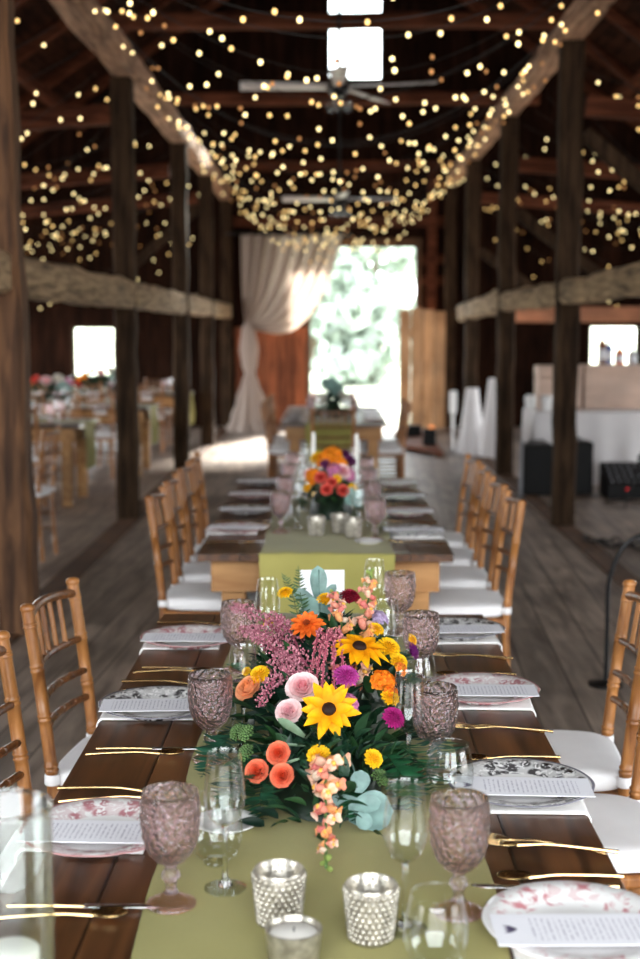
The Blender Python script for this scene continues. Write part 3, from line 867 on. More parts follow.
def make_flute():
    g = empty('wine_glass')
    b = MB(); b.lathe([(0, .102), (.006, .102), (.016, .106), (.0255, .118), (.0315, .134), (.0325, .148), (.0305, .172), (.0275, .2), (.0255, .218), (.0258, .2185), (.0252, .2182)], 40)
    b.build('bowl', M['thin'], g, angle=180)
    s = MB(); s.lathe([(0, .1018), (.006, .1015), (.0042, .095), (.0035, .07), (.0035, .04), (.005, .02), (.011, .0085), (.012, .006), (0, .0055)], 16); s.build('stem', M['clear'], g, angle=60)
    f = MB(); f.lathe([(0, .0055), (.012, .0052), (.028, .0035), (.033, .0018), (.033, .0), (0, .0)], 40); f.build('foot', M['thin'], g, angle=60)
    return g
flute = Proto(make_flute())
def make_stemless():
    g = empty('stemless_glass')
    b = MB(); b.lathe([(.02, .006), (.033, .014), (.042, .032), (.0445, .05), (.042, .078), (.036, .105), (.0345, .112), (.0349, .1125), (.0343, .1122)], 40)
    b.build('bowl', M['thin'], g, angle=180)
    f = MB(); f.lathe([(0, .0065), (.0198, .006), (.0215, .003), (.02, 0), (0, .0)], 32); f.build('base', M['thin'], g, angle=60)
    return g
stemless = Proto(make_stemless())
def make_votive():
    g = empty('mercury_votive')
    mb = MB(); mb.lathe([(0, 0), (.026, 0), (.029, .003), (.0375, .082), (.0365, .084), (.035, .082), (.027, .006), (0, .005)], 40)
    mb.build('cup', M['mercury'], g, angle=50)
    h = MB(); 
    for j in range(9):
        z = .008 + j * .0084; rr = .0295 + .0085 * z / .084; n = 22
        for i in range(n):
            a = 2 * PI * (i + .5 * (j % 2)) / n
            h.ball((rr * math.cos(a), rr * math.sin(a), z), .0044, 6, 4)
    h.build('hobnails', M['mercury'], g, angle=180)
    c = MB(); c.lathe([(0, .0055), (.02, .006), (.0205, .03), (.018, .032), (0, .0315)], 24); c.build('candle', M['wax'], g, angle=50)
    return g
votive = Proto(make_votive())

def setting(tbl, side, y, sty, who, xoff=0, glasses=None, jit=0, rng=None, detail=2):
    """one place: napkin, plate, menu card, cutlery and glasses; tbl names the table in the labels"""
    s = -1 if side == 'left' else 1
    rz = 0 if s < 0 else PI
    x = (-.395 if s < 0 else .352) + xoff
    r = rng or random.Random(int(y * 1000) + s)
    P = {'pink': P_pink, 'black': P_black, 'red': P_red}[sty]
    pc = {'pink': 'pink floral', 'black': 'black patterned', 'red': 'red flowered'}[sty]
    W = '%s on the %s' % (who, tbl)
    ex = xoff + (-.52 if s < 0 else .46 if tbl == 'front table' else .47)
    if tbl == 'front table' or who.startswith('nearest'): napkin((ex + (-s) * .152, y - s * .02, TZ + .0005), rz + r.uniform(-.04, .04), 'white linen napkin under the plate at the %s' % W, 'napkin', 'napkins on the ' + tbl)
    P((x, y, TZ + .0075), rz + r.uniform(-1, 1), '%s dinner plate at the %s' % (pc, W), 'plate', 'dinner plates on the ' + tbl)
    menu((x + .0, y - .035, TZ + .0305), rz + r.uniform(-.06, .06), 'white menu card on the plate at the %s' % W, 'menu card', 'menu cards on the ' + tbl)
    fo, kn = (.19, -.27) if s < 0 else (.25, -.17)
    def off(dx, dy): return (x - s * dx, y - s * dy)
    d = 1 if s < 0 else 1
    for k, (dx, dy, a) in enumerate(((.0, fo, .1 if s < 0 else -.34), (-.012, fo + .03, -.12 if s < 0 else -.14))):
        px, py = off(dx, dy)
        fork((px, py, TZ + .0015 + .0065 * k), rz + a + r.uniform(-.05, .05), '%s gold fork of two at the %s' % ('upper' if k else 'lower', W), 'fork', 'gold forks on the ' + tbl)
    px, py = off(.02, kn); knife((px, py, TZ + .001), rz + r.uniform(-.05, .05), 'gold handled knife at the %s' % W, 'knife', 'knives on the ' + tbl)
    px, py = off(-.01, kn - .035); spoon((px, py, TZ + .001), rz + .06 + r.uniform(-.05, .05), 'gold spoon beside the knife at the %s' % W, 'spoon', 'spoons on the ' + tbl)
    if glasses:
        for kind, gx, gy in glasses:
            z = TZ + (.004 if -.3 < gx < .265 else .001)
            if kind == 'g': goblet((gx, gy, z), r.uniform(0, 6), 'pink pressed glass goblet for the %s' % W, 'goblet', 'pink goblets on the ' + tbl)
            if kind == 'f': flute((gx, gy, z), 0, 'tall clear wine glass for the %s' % W, 'wine glass', 'clear wine glasses on the ' + tbl)
            if kind == 's': stemless((gx, gy, z), 0, 'stemless clear wine glass for the %s' % W, 'wine glass', 'stemless glasses on the ' + tbl)
setting('front table', 'left', 3.61, 'pink', 'farthest left place', glasses=[('g', -.24, 3.32), ('f', -.17, 3.42), ('s', -.155, 3.2)])
setting('front table', 'left', 2.95, 'black', 'middle left place', glasses=[('g', -.246, 2.61), ('f', -.185, 2.68), ('s', -.25, 2.78)])
setting('front table', 'left', 2.19, 'pink', 'nearest left place', glasses=[('g', -.244, 1.93), ('f', -.167, 1.99), ('s', -.19, 2.09)])
setting('front table', 'right', 3.72, 'black', 'farthest right place', glasses=[('g', .191, 3.735), ('f', .118, 3.72), ('s', .13, 3.6)])
setting('front table', 'right', 3.08, 'pink', 'second farthest right place', glasses=[('g', .215, 3.19), ('f', .13, 3.15), ('s', .2, 3.06)])
setting('front table', 'right', 2.42, 'black', 'second nearest right place', glasses=[('g', .198, 2.52), ('f', .145, 2.47), ('s', .215, 2.37)])
setting('front table', 'right', 1.83, 'red', 'nearest right place', glasses=[('g', .188, 1.906), ('f', .105, 1.85), ('s', .14, 1.72)])
nth = ['nearest', 'second', 'third', 'farthest']
for i, y in enumerate((5.66, 6.24, 6.82, 7.4)):
    setting('middle table', 'left', y, ['pink', 'black', 'pink', 'black'][i], '%s left place' % nth[i], -.01, [('g', -.225, y - .02 + .02 * i), ('f', -.15, y + .1), ('s', -.2, y + .12)])
    setting('middle table', 'right', y - .06, ['black', 'pink', 'black', 'pink'][i], '%s right place' % nth[i], -.01, [('g', .175, y - .22), ('f', .11, y - .12), ('s', .19, y - .02)])
for i, y in enumerate((12.7, 13.3, 13.9, 14.5)):
    setting('farthest table', 'left', y, 'black', '%s left place' % nth[i], .03, [('g', -.21, y + .05), ('f', -.13, y + .1)])
    setting('farthest table', 'right', y, 'pink', '%s right place' % nth[i], .03, [('g', .2, y - .05), ('f', .13, y - .12)])
# small china and candles on the front table
def make_saucer():
    return MB().lathe([(0, .003), (.035, .003), (.038, 0), (.041, 0), (.044, .004), (.058, .009), (.0585, .0102), (.057, .011), (.044, .0075), (.035, .006), (0, .006)], 44).build('saucer', M['china'], angle=180)
saucer = Proto(make_saucer())
saucer((-.187, 2.25, TZ + .0045), 0, 'small white saucer behind the tall wine glass, left of the flowers', 'saucer')
saucer((.145, 5.37, TZ + .0045), 0, 'small white saucer on the near end of the middle table runner', 'saucer')
votive((-.078, 1.865, TZ + .0045), .2, 'silver hobnail votive left of centre on the front table runner', 'candle holder', 'mercury votives')
votive((.055, 1.815, TZ + .0045), .9, 'silver hobnail votive right of centre on the front table runner', 'candle holder', 'mercury votives')
votive((-.07, 5.55, TZ + .0045), .3, 'silver votive at the left of the middle table flowers', 'candle holder', 'mercury votives')
votive((.03, 5.62, TZ + .0045), .3, 'silver votive in front of the middle table flowers', 'candle holder', 'mercury votives')
votive((.085, 5.5, TZ + .0045), .3, 'silver votive behind the saucer on the middle table', 'candle holder', 'mercury votives')
# frosted tea light in the very front
tl = empty('tealight_holder', (-.053, 1.735, TZ + .0045))
MB().lathe([(0, 0), (.03, 0), (.033, .003), (.039, .055), (.0375, .056), (.036, .054), (.031, .006), (0, .005)], 40).build('cup', M['mercury'], tl, angle=50)
MB().lathe([(0, .0055), (.03, .006), (.034, .046), (.03, .05), (0, .049)], 32).build('candle', M['wax'], tl, angle=50)
MB().tube([(0, 0, .049), (.001, 0, .056)], .0008, 6).build('wick', M['black'], tl)
tag(tl, 'low glass tea light with a white candle at the front edge', 'candle holder')
# tall hurricane vase, cut by the left edge of the picture
hv = empty('glass_hurricane', (-.4, 1.58, TZ + .0005))
hp = [(0, 0), (.05, 0), (.053, .004), (.054, .05), (.054, .28), (.0548, .285), (.0535, .287), (.0515, .285), (.0515, .05), (.049, .014), (0, .012)]
MB().lathe(hp, 48).build('cylinder', M['thin'], hv, angle=50)
MB().tube([(.0532 * math.cos(a * PI / 24), .0532 * math.sin(a * PI / 24), .287) for a in range(49)], .0028, 8, cap=False).build('rim', M['clear'], hv)
MB().lathe([(0, .0125), (.034, .013), (.035, .1), (.03, .104), (0, .102)], 36).build('candle', M['wax'], hv, angle=50)
tag(hv, 'tall clear glass hurricane with a white candle at the left edge', 'vase')
# taper candles on the middle table
def make_taper():
    g = empty('taper_candle')
    MB().lathe([(0, 0), (.032, 0), (.033, .004), (.012, .012), (.008, .03), (.008, .06), (.016, .075), (.016, .09), (.0115, .09), (.0115, .075), (0, .075)], 24).build('holder', M['gold'], g, angle=50)
    MB().lathe([(0, .0755), (.011, .076), (.009, .33), (.004, .338), (0, .338)], 16).build('candle', M['wax'], g, angle=50)
    return g
taper = Proto(make_taper())
taper((.12, 6.75, TZ + .0045), 0, 'white taper candle at the right behind the middle table flowers', 'candle', 'taper candles')
taper((-.1, 6.85, TZ + .0045), 0, 'white taper candle at the left behind the middle table flowers', 'candle', 'taper candles')
# table card
tc_ = MB().box((0, 0, .089), (.127, .0015, .178)).build('table_card', M['card'], smooth=False)
tc_.location = (-.03, 3.76, TZ + .005); tc_.rotation_euler = (R(-3), 0, R(2))
tag(tc_, 'plain white upright card standing behind the front flowers', 'card')

# ------------------------------------------------------------------ flowers
def petal(mb, T, L, W, droop=.2, cup=.15, tip=1.0, c0=(1, 1, 1), c1=(1, 1, 1), nu=4, nv=6, rise=0.0):
    """petal along +X of T, base at the origin; tip 1 = pointed, 0 = round"""
    def fn(u, v):
        s = 2 * u - 1
        w = W * .5 * (math.sin(PI * min(1, .12 + .88 * v * (.62 + .3 * (1 - tip)) + .0)) if tip < .5 else math.sin(PI * (.1 + .9 * v) ** .8) ** .85)
        if tip < .5: w = W * .5 * (math.sin(PI * .5 * min(1, .25 + v * 1.1)) * math.sqrt(max(0, 1 - max(0, (v - .55) / .45) ** 2)))
        x = L * v; y = w * s
        z = rise * L * v - droop * L * v * v + cup * W * (s * s - .3) * math.sin(PI * v)
        return (x, y, z)
    def cf(u, v):
        return tuple(c0[i] + (c1[i] - c0[i]) * v for i in range(3))
    mb.grid(fn, nu, nv, T, cf)
def lin(r, g, b): return srgb(r, g, b)[:3]
def ring(mb, T, n, r0, L, W, elev, droop, cup, tip, c0, c1, rr, off=0, z0=0, jl=.12, je=.12):
    for k in range(n):
        a = 2 * PI * (k + off) / n + rr.uniform(-.08, .08)
        e = elev + rr.uniform(-je, je)
        P = T @ Matrix.Rotation(a, 4, 'Z') @ Matrix.Translation((r0, 0, z0)) @ Matrix.Rotation(-e, 4, 'Y') @ Matrix.Rotation(rr.uniform(-.15, .15), 4, 'X')
        l = L * (1 + rr.uniform(-jl, jl))
        petal(mb, P, l, W * (1 + rr.uniform(-.08, .08)), droop, cup, tip, c0, c1)
def phyllo(mb, T, n, Rr, L, W, e0, e1, dome, tip, c0, c1, rr, cup=.2, droop=.1):
    for i in range(n):
        s = math.sqrt((i + .5) / n); a = i * 2.39996
        e = e0 + (e1 - e0) * s
        P = T @ Matrix.Rotation(a, 4, 'Z') @ Matrix.Translation((Rr * s, 0, dome * (1 - s * s))) @ Matrix.Rotation(-e + rr.uniform(-.1, .1), 4, 'Y')
        f = rr.uniform(.85, 1.12)
        petal(mb, P, L * (.5 + .5 * s), W * (.6 + .4 * s), droop, cup, tip, tuple(c * f for c in c0), tuple(c * f for c in c1), 3, 4)
ID = Matrix.Identity(4)
def fl_part(name, mb, parent, T, mat='petal'):
    o = mb.build(name, M[mat], parent, angle=180); o.matrix_local = T; return o
def f_sun(root, T, r, rr, droop=.25):
    mb = MB(); Y0, Y1 = lin(232, 138, 4), lin(253, 186, 14)
    ring(mb, ID, 11, r * .18, r * .84, r * .40, .12, droop, .12, 1, Y0, Y1, rr, z0=.0)
    ring(mb, ID, 7, r * .16, r * .72, r * .36, .3, droop, .12, 1, Y0, Y1, rr, .5, z0=r * .03)
    o = fl_part('sunflower', mb, root, T)
    c = MB(); c.col = lin(44, 24, 16); c.lathe([(r * .23, -r * .05), (r * .24, r * .06), (r * .2, r * .14), (r * .12, r * .18), (0, r * .19)], 18)
    for i in range(60):
        s = math.sqrt((i + .5) / 60); a = i * 2.39996; c.ball((r * .22 * s * math.cos(a), r * .22 * s * math.sin(a), r * (.19 - .12 * s * s)), r * .022, 5, 3)
    c.build('flower_centre', M['petal'], o, angle=180)
    return o
def f_zin(root, T, r, rr):
    mb = MB(); A, B = lin(206, 74, 14), lin(240, 122, 44)
    for n, L, e, z in ((14, .98, .02, 0), (12, .8, .28, .06), (9, .58, .6, .1)):
        ring(mb, ID, n, r * .1, r * L, r * .36, e, .1, .25, 0, A, B, rr, .3 * n, z0=r * z)
    o = fl_part('zinnia', mb, root, T)
    c = MB(); c.col = lin(150, 60, 20)
    for i in range(30):
        s = math.sqrt((i + .5) / 30); a = i * 2.39996; c.ball((r * .2 * s * math.cos(a), r * .2 * s * math.sin(a), r * (.3 - .1 * s * s)), r * .04, 5, 3)
    c.build('flower_centre', M['petal'], o, angle=180); return o
def f_but(root, T, r, rr):
    mb = MB(); A, B = lin(222, 150, 4), lin(252, 208, 30)
    mb.col = A; mb.ball((0, 0, -r * .05), (r * .6, r * .6, r * .3), 12, 6)
    phyllo(mb, ID, 70, r * .7, r * .42, r * .3, 1.3, -.1, r * .38, 0, A, B, rr)
    return fl_part('yellow_button_flower', mb, root, T)
def f_rose(root, T, r, rr, name, A, B, tight=1.0):
    """nested cupped shells opening outwards"""
    mb = MB()
    layers = [(3, .16, .62, -.1), (4, .3, .66, 0), (5, .47, .62, .1), (6, .66, .5, .22), (7, .86, .36, .38)]
    for li, (n, Rk, h, curl) in enumerate(layers):
        for k in range(n):
            a0 = 2 * PI * (k + .37 * li) / n + rr.uniform(-.1, .1); w = 2 * PI / n * .72
            f = rr.uniform(.93, 1.05)
            def fn(u, v, a0=a0, w=w, Rk=Rk, h=h, curl=curl):
                a = a0 + w * (2 * u - 1); e = 1 - .35 * (2 * u - 1) ** 2 * v
                rad = r * (Rk * (.25 + .75 * math.sin(PI / 2 * min(1, v * 1.15))) + curl * max(0, v - .6) * .8 * tight + .03 * (2 * u - 1))
                return (rad * math.cos(a), rad * math.sin(a), r * (h * v * e * 1.25 - .25 + (.08 if li == 0 else 0)))
            t = li / 4
            c = tuple((A[i] + (B[i] - A[i]) * t) * f for i in range(3))
            mb.grid(fn, 5, 6, None, lambda u, v, c=c: tuple(x * (.9 + .1 * v) for x in c))
    return fl_part(name, mb, root, T)
def f_straw(root, T, r, rr, name, A, B, n=90, dome=.5):
    mb = MB(); mb.col = A; mb.ball((0, 0, 0), (r * .6, r * .6, r * .45), 10, 6)
    phyllo(mb, ID, n, r * .68, r * .46, r * .26, 1.4, -.25, r * dome, 1, A, B, rr)
    return fl_part(name, mb, root, T)
def f_cluster(root, T, r, rr, name, A, B, n=16, fl=.34):
    """a head of small five petalled florets"""
    mb = MB()
    for i in range(n):
        s = math.sqrt((i + .5) / n); a = i * 2.39996 + rr.uniform(-.2, .2)
        p = Vector((r * .85 * s * math.cos(a), r * .85 * s * math.sin(a), r * .5 * (1 - s * s)))
        nn = Vector((p.x, p.y, r * .6)).normalized()
        F = frame(p, nn, rr.uniform(0, 6)); f = rr.uniform(.85, 1.1)
        ring(mb, F, 5, r * .02, r * fl, r * fl * .8, .35, .3, .2, 0, tuple(c * f for c in A), tuple(c * f for c in B), rr)
    return fl_part(name, mb, root, T)
def f_plume(root, pts, rad, rr, name, A, B, n=240, fluff=0):
    """rope of tiny florets along a curve given in the centrepiece's space"""
    sp = spline(pts, 40); mb = MB()
    mb.col = A; mb.tube(sp, [rad * (.2 if fluff else .5) * (1 - .6 * k / 40) for k in range(41)], 6)
    for i in range(n):
        t = rr.random(); p = sp[min(40, int(t * 40))]
        d = Vector((rr.gauss(0, 1), rr.gauss(0, 1), rr.gauss(0, 1))).normalized()
        q = p + d * rad * (1.05 - .55 * t) * (1 + fluff * rr.random()); f = rr.uniform(.75, 1.2)
        h = rr.random(); c = tuple((A[k] + (B[k] - A[k]) * h) * f for k in range(3))
        mb.col = c; s = rad * rr.uniform(.22, .4) * (1 - .4 * t) * (.55 if fluff else 1)
        mb.ball(q, (s, s, s * 1.2), 5, 3)
    return mb.build(name, M['petal'], root, angle=180)
def f_snap(root, pts, rr, n, size, name='snapdragon'):
    """stem with two lipped florets spiralling up it, smaller towards the tip"""
    sp = spline(pts, 40)
    st = MB(); st.col = lin(96, 128, 70); st.tube(sp, .0028, 6)
    mb = MB(); pal = [lin(232, 150, 128), lin(240, 188, 160), lin(238, 214, 190), lin(226, 128, 120), lin(240, 168, 110)]
    for i in range(n):
        t = (i + .3) / n; k = min(39, int(t * 40)); p = sp[k]; ax = (sp[k + 1] - sp[k]).normalized()
        side = ax.orthogonal().normalized(); side = Matrix.Rotation(i * 2.4 + rr.uniform(-.2, .2), 3, ax) @ side
        d = (side + ax * .35).normalized(); s = size * (1 - .62 * t) * rr.uniform(.9, 1.1)
        F = frame(p, d, rr.uniform(-.3, .3)); c = pal[rr.randrange(5)]; c2 = pal[rr.randrange(5)]
        if t > .86: mb.col = lin(150, 170, 90); mb.ball((0, 0, s * .5), (s * .4, s * .4, s * .5), 6, 4, F); continue
        mb.col = c; mb.ball((0, 0, s * .5), (s * .38, s * .36, s * .6), 8, 5, F)
        G = F @ Matrix.Translation((0, 0, s * .95))
        for a, e, l in ((0.5, .35, .75), (-.5, .35, .75)): petal(mb, G @ Matrix.Rotation(a, 4, 'Z') @ Matrix.Rotation(-e, 4, 'Y'), s * l, s * .62, -.2, .3, 0, c, c2, 3, 4)
        for a, e, l in ((PI - .7, -.2, .6), (PI + .7, -.2, .6), (PI, -.3, .65)): petal(mb, G @ Matrix.Rotation(a, 4, 'Z') @ Matrix.Rotation(-e, 4, 'Y'), s * l, s * .55, .4, .3, 0, c2, c, 3, 4)
        mb.col = lin(240, 190, 90); mb.ball((-s * .12, 0, s * 1.02), (s * .2, s * .24, s * .16), 6, 4, F)
    o = mb.build(name, M['petal'], root, angle=180)
    st.build('stem', M['leaf'], o, angle=180)
    return o
def leafshape(mb, T, L, W, col, droop=.25, cup=.15, tip=1):
    petal(mb, T, L, W, droop, cup, tip, tuple(c * .85 for c in col), col, 4, 6)
def f_fern(root, pts, W, rr, col, n=18, name='fern_frond', slim=.3):
    sp = spline(pts, 40); mb = MB(); mb.col = tuple(c * .8 for c in col); mb.tube(sp, [.0014 * (1 - .7 * k / 40) for k in range(41)], 5)
    for i in range(n):
        t = (i + 1) / (n + 1); k = min(39, int(t * 40)); p = sp[k]; ax = (sp[k + 1] - sp[k]).normalized()
        up = Vector((0, 0, 1)); sd = ax.cross(up)
        if sd.length < .1: sd = ax.cross(Vector((0, 1, 0)))
        sd.normalize()
        for s in (-1, 1):
            d = (sd * s + ax * .45).normalized(); nrm = ax.cross(sd).normalized()
            nrm = (nrm - d * nrm.dot(d)).normalized()
            T = Matrix((( d.x, nrm.cross(d).x, nrm.x, p.x), (d.y, nrm.cross(d).y, nrm.y, p.y), (d.z, nrm.cross(d).z, nrm.z, p.z), (0, 0, 0, 1)))
            l = W * math.sin(PI * min(1, .18 + t * .82)) * rr.uniform(.85, 1.1); f = rr.uniform(.75, 1.15)
            leafshape(mb, T @ Matrix.Rotation(rr.uniform(-.5, .5), 4, 'X'), l, l * slim, tuple(c * f for c in col), rr.uniform(-.1, .5), .1)
    for v in mb.v: v.z = max(v.z, .0035)
    return mb.build(name, M['leaf'], root, angle=180)
DG = [lin(24, 58, 40), lin(32, 70, 46), lin(20, 46, 34), lin(52, 88, 56), lin(40, 76, 40)]
CENTERS = []
def f_foliage(root, rad, n, rr, L=.055, name='foliage', off=(0, 0, 0)):
    """dense leafy mound on the table, leaves growing outwards"""
    mb = MB()
    for i in range(n):
        a = rr.uniform(0, 2 * PI); e = rr.random() ** .8 * PI / 2
        q = rr.uniform(.62, .96)
        p = Vector((rad[0] * math.cos(e) * math.cos(a), rad[1] * math.cos(e) * math.sin(a), rad[2] * math.sin(e))) * q
        p.z = max(p.z, .012)
        nn = Vector((p.x / rad[0] ** 2, p.y / rad[1] ** 2, p.z / rad[2] ** 2)).normalized()
        d = (nn * .8 + Vector((rr.uniform(-1, 1), rr.uniform(-1, 1), rr.uniform(-.4, .7))) * .7).normalized()
        if p.z < .05: d.z = max(d.z, .05); d.normalize()
        T = Matrix.Translation(p) @ d.to_track_quat('X', 'Z').to_matrix().to_4x4() @ Matrix.Rotation(rr.uniform(-.8, .8), 4, 'X')
        l = L * rr.uniform(.6, 1.3)
        if any((p + Vector(off) + d * l * t_ + Vector((0, .012, -.004)) - k).length < .035 for k in CENTERS for t_ in (.2, .45, .7, 1.0)): continue
        c = DG[rr.randrange(5)]; f = rr.uniform(.8, 1.2)
        leafshape(mb, Matrix.Translation(off) @ T, l, l * rr.uniform(.32, .5), tuple(x * f for x in c), rr.uniform(.1, .5), .2)
    # the moss ball the stems are pushed into
    mb.col = lin(26, 44, 30)
    mb.grid(lambda u, v: (off[0] + rad[0] * .6 * math.cos(PI / 2 * v) * math.cos(2 * PI * u), off[1] + rad[1] * .6 * math.cos(PI / 2 * v) * math.sin(2 * PI * u), .004 + rad[2] * .6 * math.sin(PI / 2 * v)), 20, 6, wrap=True)
    for v in mb.v: v.z = max(v.z, .0025)
    return mb.build(name, M['leaf'], root, angle=180)

CX, CY = -.01, 2.84
RZ0 = TZ + .004
fr = empty('flower_centrepiece', (CX, CY, RZ0))
tag(fr, 'large low centrepiece of sunflowers, roses and ferns on the front table', 'flower arrangement')
def rel(p): return Vector((p[0] - CX, p[1] - CY, p[2] - RZ0))
CAMV = Vector((0, -.95, .3))
def place(p, n, k):
    CENTERS.append(rel(p)); CENTERS.append(rel(p) + CAMV * .04)
    q = Vector(n).normalized() * (1 - k) + CAMV * k
    return rel(p), q.normalized()
rr = random.Random(21)
def F(p, n, k, spin=0): 
    a, q = place(p, n, k); return frame(a, q, spin)
f_sun(fr, F((-.007, 2.42, .925), (.02, -.35, .94), .62, .4), .056, rr, .12)
f_sun(fr, F((.054, 2.66, .985), (.2, .05, 1), .3, 1.0), .062, rr, .34)
f_zin(fr, F((-.056, 2.825, .995), (-.18, -.1, .98), .42), .037, rr)
for p, n, r_ in [((-.025, 2.322, .868), (-.1, -.55, .83), .0215), ((.074, 2.345, .856), (.53, -.5, .69), .018), ((.095, 2.885, .972), (.4, 0, .92), .0185),
                 ((-.115, 3.15, 1.0), (-.35, .1, .92), .02), ((-.016, 3.1, .995), (-.03, .1, 1), .022), ((-.148, 2.635, .935), (-.4, -.3, .81), .021), ((-.18, 2.715, .92), (-.5, -.2, .8), .011),
                 ((-.15, 3.05, .95), (-.5, .1, .8), .0145), ((-.124, 2.965, .955), (-.4, 0, .9), .0095), ((.118, 2.775, .958), (.4, -.1, .86), .026), ((.138, 2.725, .94), (.5, -.2, .8), .02),
                 ((.112, 2.53, .918), (.4, -.3, .81), .0185), ((.181, 2.98, .925), (.9, .1, .3), .015)]:
    f_but(fr, F(p, n, .4, rr.uniform(0, 6)), r_, rr)
PK0, PK1 = lin(236, 150, 160), lin(250, 228, 226)
f_rose(fr, F((-.058, 2.505, .942), (-.2, -.3, .95), .45), .034, rr, 'pink_rose', PK0, PK1)
f_rose(fr, F((-.082, 2.445, .912), (-.34, -.31, .89), .5, 1), .027, rr, 'pink_rose', lin(232, 168, 176), lin(248, 224, 222))
f_rose(fr, F((-.168, 2.62, .91), (-.5, -.1, .6), .3, 2), .032, rr, 'peach_rose', lin(238, 140, 82), lin(250, 184, 136))
CO0, CO1 = lin(232, 88, 50), lin(252, 150, 114)  # deeper inner petals put the shading inside the bloom into the colour
for p, s in (((-.098, 2.352, .862), .2), ((-.138, 2.362, .825), 1.4), ((-.090, 2.315, .833), 2.6)):
    f_rose(fr, F(p, (-.4, -.5, .6), .5, s), .0245, rr, 'coral_ranunculus', CO0, CO1, .6)
f_straw(fr, F((.026, 2.54, .957), (.1, -.2, .97), .35), .026, rr, 'magenta_strawflower', lin(150, 30, 110), lin(202, 84, 168))
f_straw(fr, F((.116, 2.468, .895), (.5, -.3, .75), .35), .023, rr, 'magenta_strawflower', lin(140, 16, 90), lin(190, 40, 130))
f_straw(fr, F((.039, 3.12, .995), (.1, .1, 1), .3), .028, rr, 'crimson_dahlia', lin(116, 10, 34), lin(166, 28, 60))
f_straw(fr, F((.184, 2.96, .905), (.8, 0, .3), .2), .022, rr, 'purple_aster', lin(96, 20, 92), lin(140, 40, 130), 60, .2)
f_cluster(fr, F((.023, 2.448, .928), (.16, -.3, .94), .4), .029, rr, 'mauve_phlox', lin(176, 92, 142), lin(206, 128, 170), 20)
f_cluster(fr, F((.100, 2.578, .938), (.4, -.2, .86), .35), .028, rr, 'orange_lantana', lin(226, 100, 12), lin(246, 148, 34), 14, .42)
f_cluster(fr, F((.112, 2.54, .925), (.5, -.2, .8), .35), .018, rr, 'orange_lantana', lin(226, 92, 12), lin(246, 140, 30), 9, .5)
f_cluster(fr, F((.142, 2.705, .93), (.6, -.1, .7), .35), .016, rr, 'orange_lantana', lin(226, 100, 30), lin(246, 160, 60), 8, .5)
f_cluster(fr, F((.107, 3.06, .958), (.4, .1, .9), .35), .026, rr, 'lavender_stock', lin(164, 136, 178), lin(204, 186, 214), 14, .42)
A0, A1 = lin(192, 96, 116), lin(232, 156, 164)
for pts in [((-.006, 2.86, .97), (-.008, 2.72, 1.0), (-.016, 2.58, .985), (-.022, 2.47, .935)), ((.01, 2.85, .97), (.014, 2.72, 1.0), (.02, 2.6, .97), (.026, 2.5, .93)),
            ((-.02, 2.85, .97), (-.03, 2.74, .995), (-.04, 2.62, .97), (-.046, 2.54, .945)), ((0, 2.85, .97), (.002, 2.7, .995), (.002, 2.58, .97), (.004, 2.47, .93)), ((-.01, 2.85, .97), (-.02, 2.7, .99), (-.028, 2.6, .97), (-.034, 2.5, .94))]:
    f_plume(fr, [rel(p) for p in pts], .0075, rr, 'pink_amaranth', A0, A1, 150)
for pts in [((-.05, 2.75, .9), (-.12, 2.9, .96), (-.19, 3.0, .985), (-.235, 3.06, .985)), ((-.05, 2.7, .9), (-.11, 2.8, .955), (-.17, 2.9, .965), (-.205, 2.95, .95)), ((-.05, 2.68, .9), (-.1, 2.7, .95), (-.14, 2.78, .965), (-.175, 2.84, .97)),
            ((-.03, 2.62, .9), (-.08, 2.6, .95), (-.12, 2.56, .94), (-.14, 2.5, .91)), ((-.04, 2.72, .9), (-.09, 2.84, .97), (-.12, 2.9, .985), (-.14, 2.96, .985)), ((-.03, 2.62, .93), (-.07, 2.66, .965), (-.1, 2.68, .96), (-.13, 2.66, .94))]:
    f_plume(fr, [rel(p) for p in pts], .016, rr, 'rose_astilbe', lin(172, 90, 112), lin(226, 160, 172), 420, .7)
f_snap(fr, [rel(p) for p in ((.05, 2.7, .9), (.07, 2.9, .97), (.085, 3.06, 1.02), (.09, 3.15, 1.055))], rr, 30, .03)
f_snap(fr, [rel(p) for p in ((.02, 2.66, .9), (.02, 2.85, .975), (.012, 2.98, 1.005), (.0, 3.06, 1.02))], rr, 24, .03)
f_snap(fr, [rel(p) for p in ((-.012, 2.30, .868), (-.012, 2.21, .85), (-.011, 2.11, .812), (-.010, 2.02, .785))], rr, 28, .029)
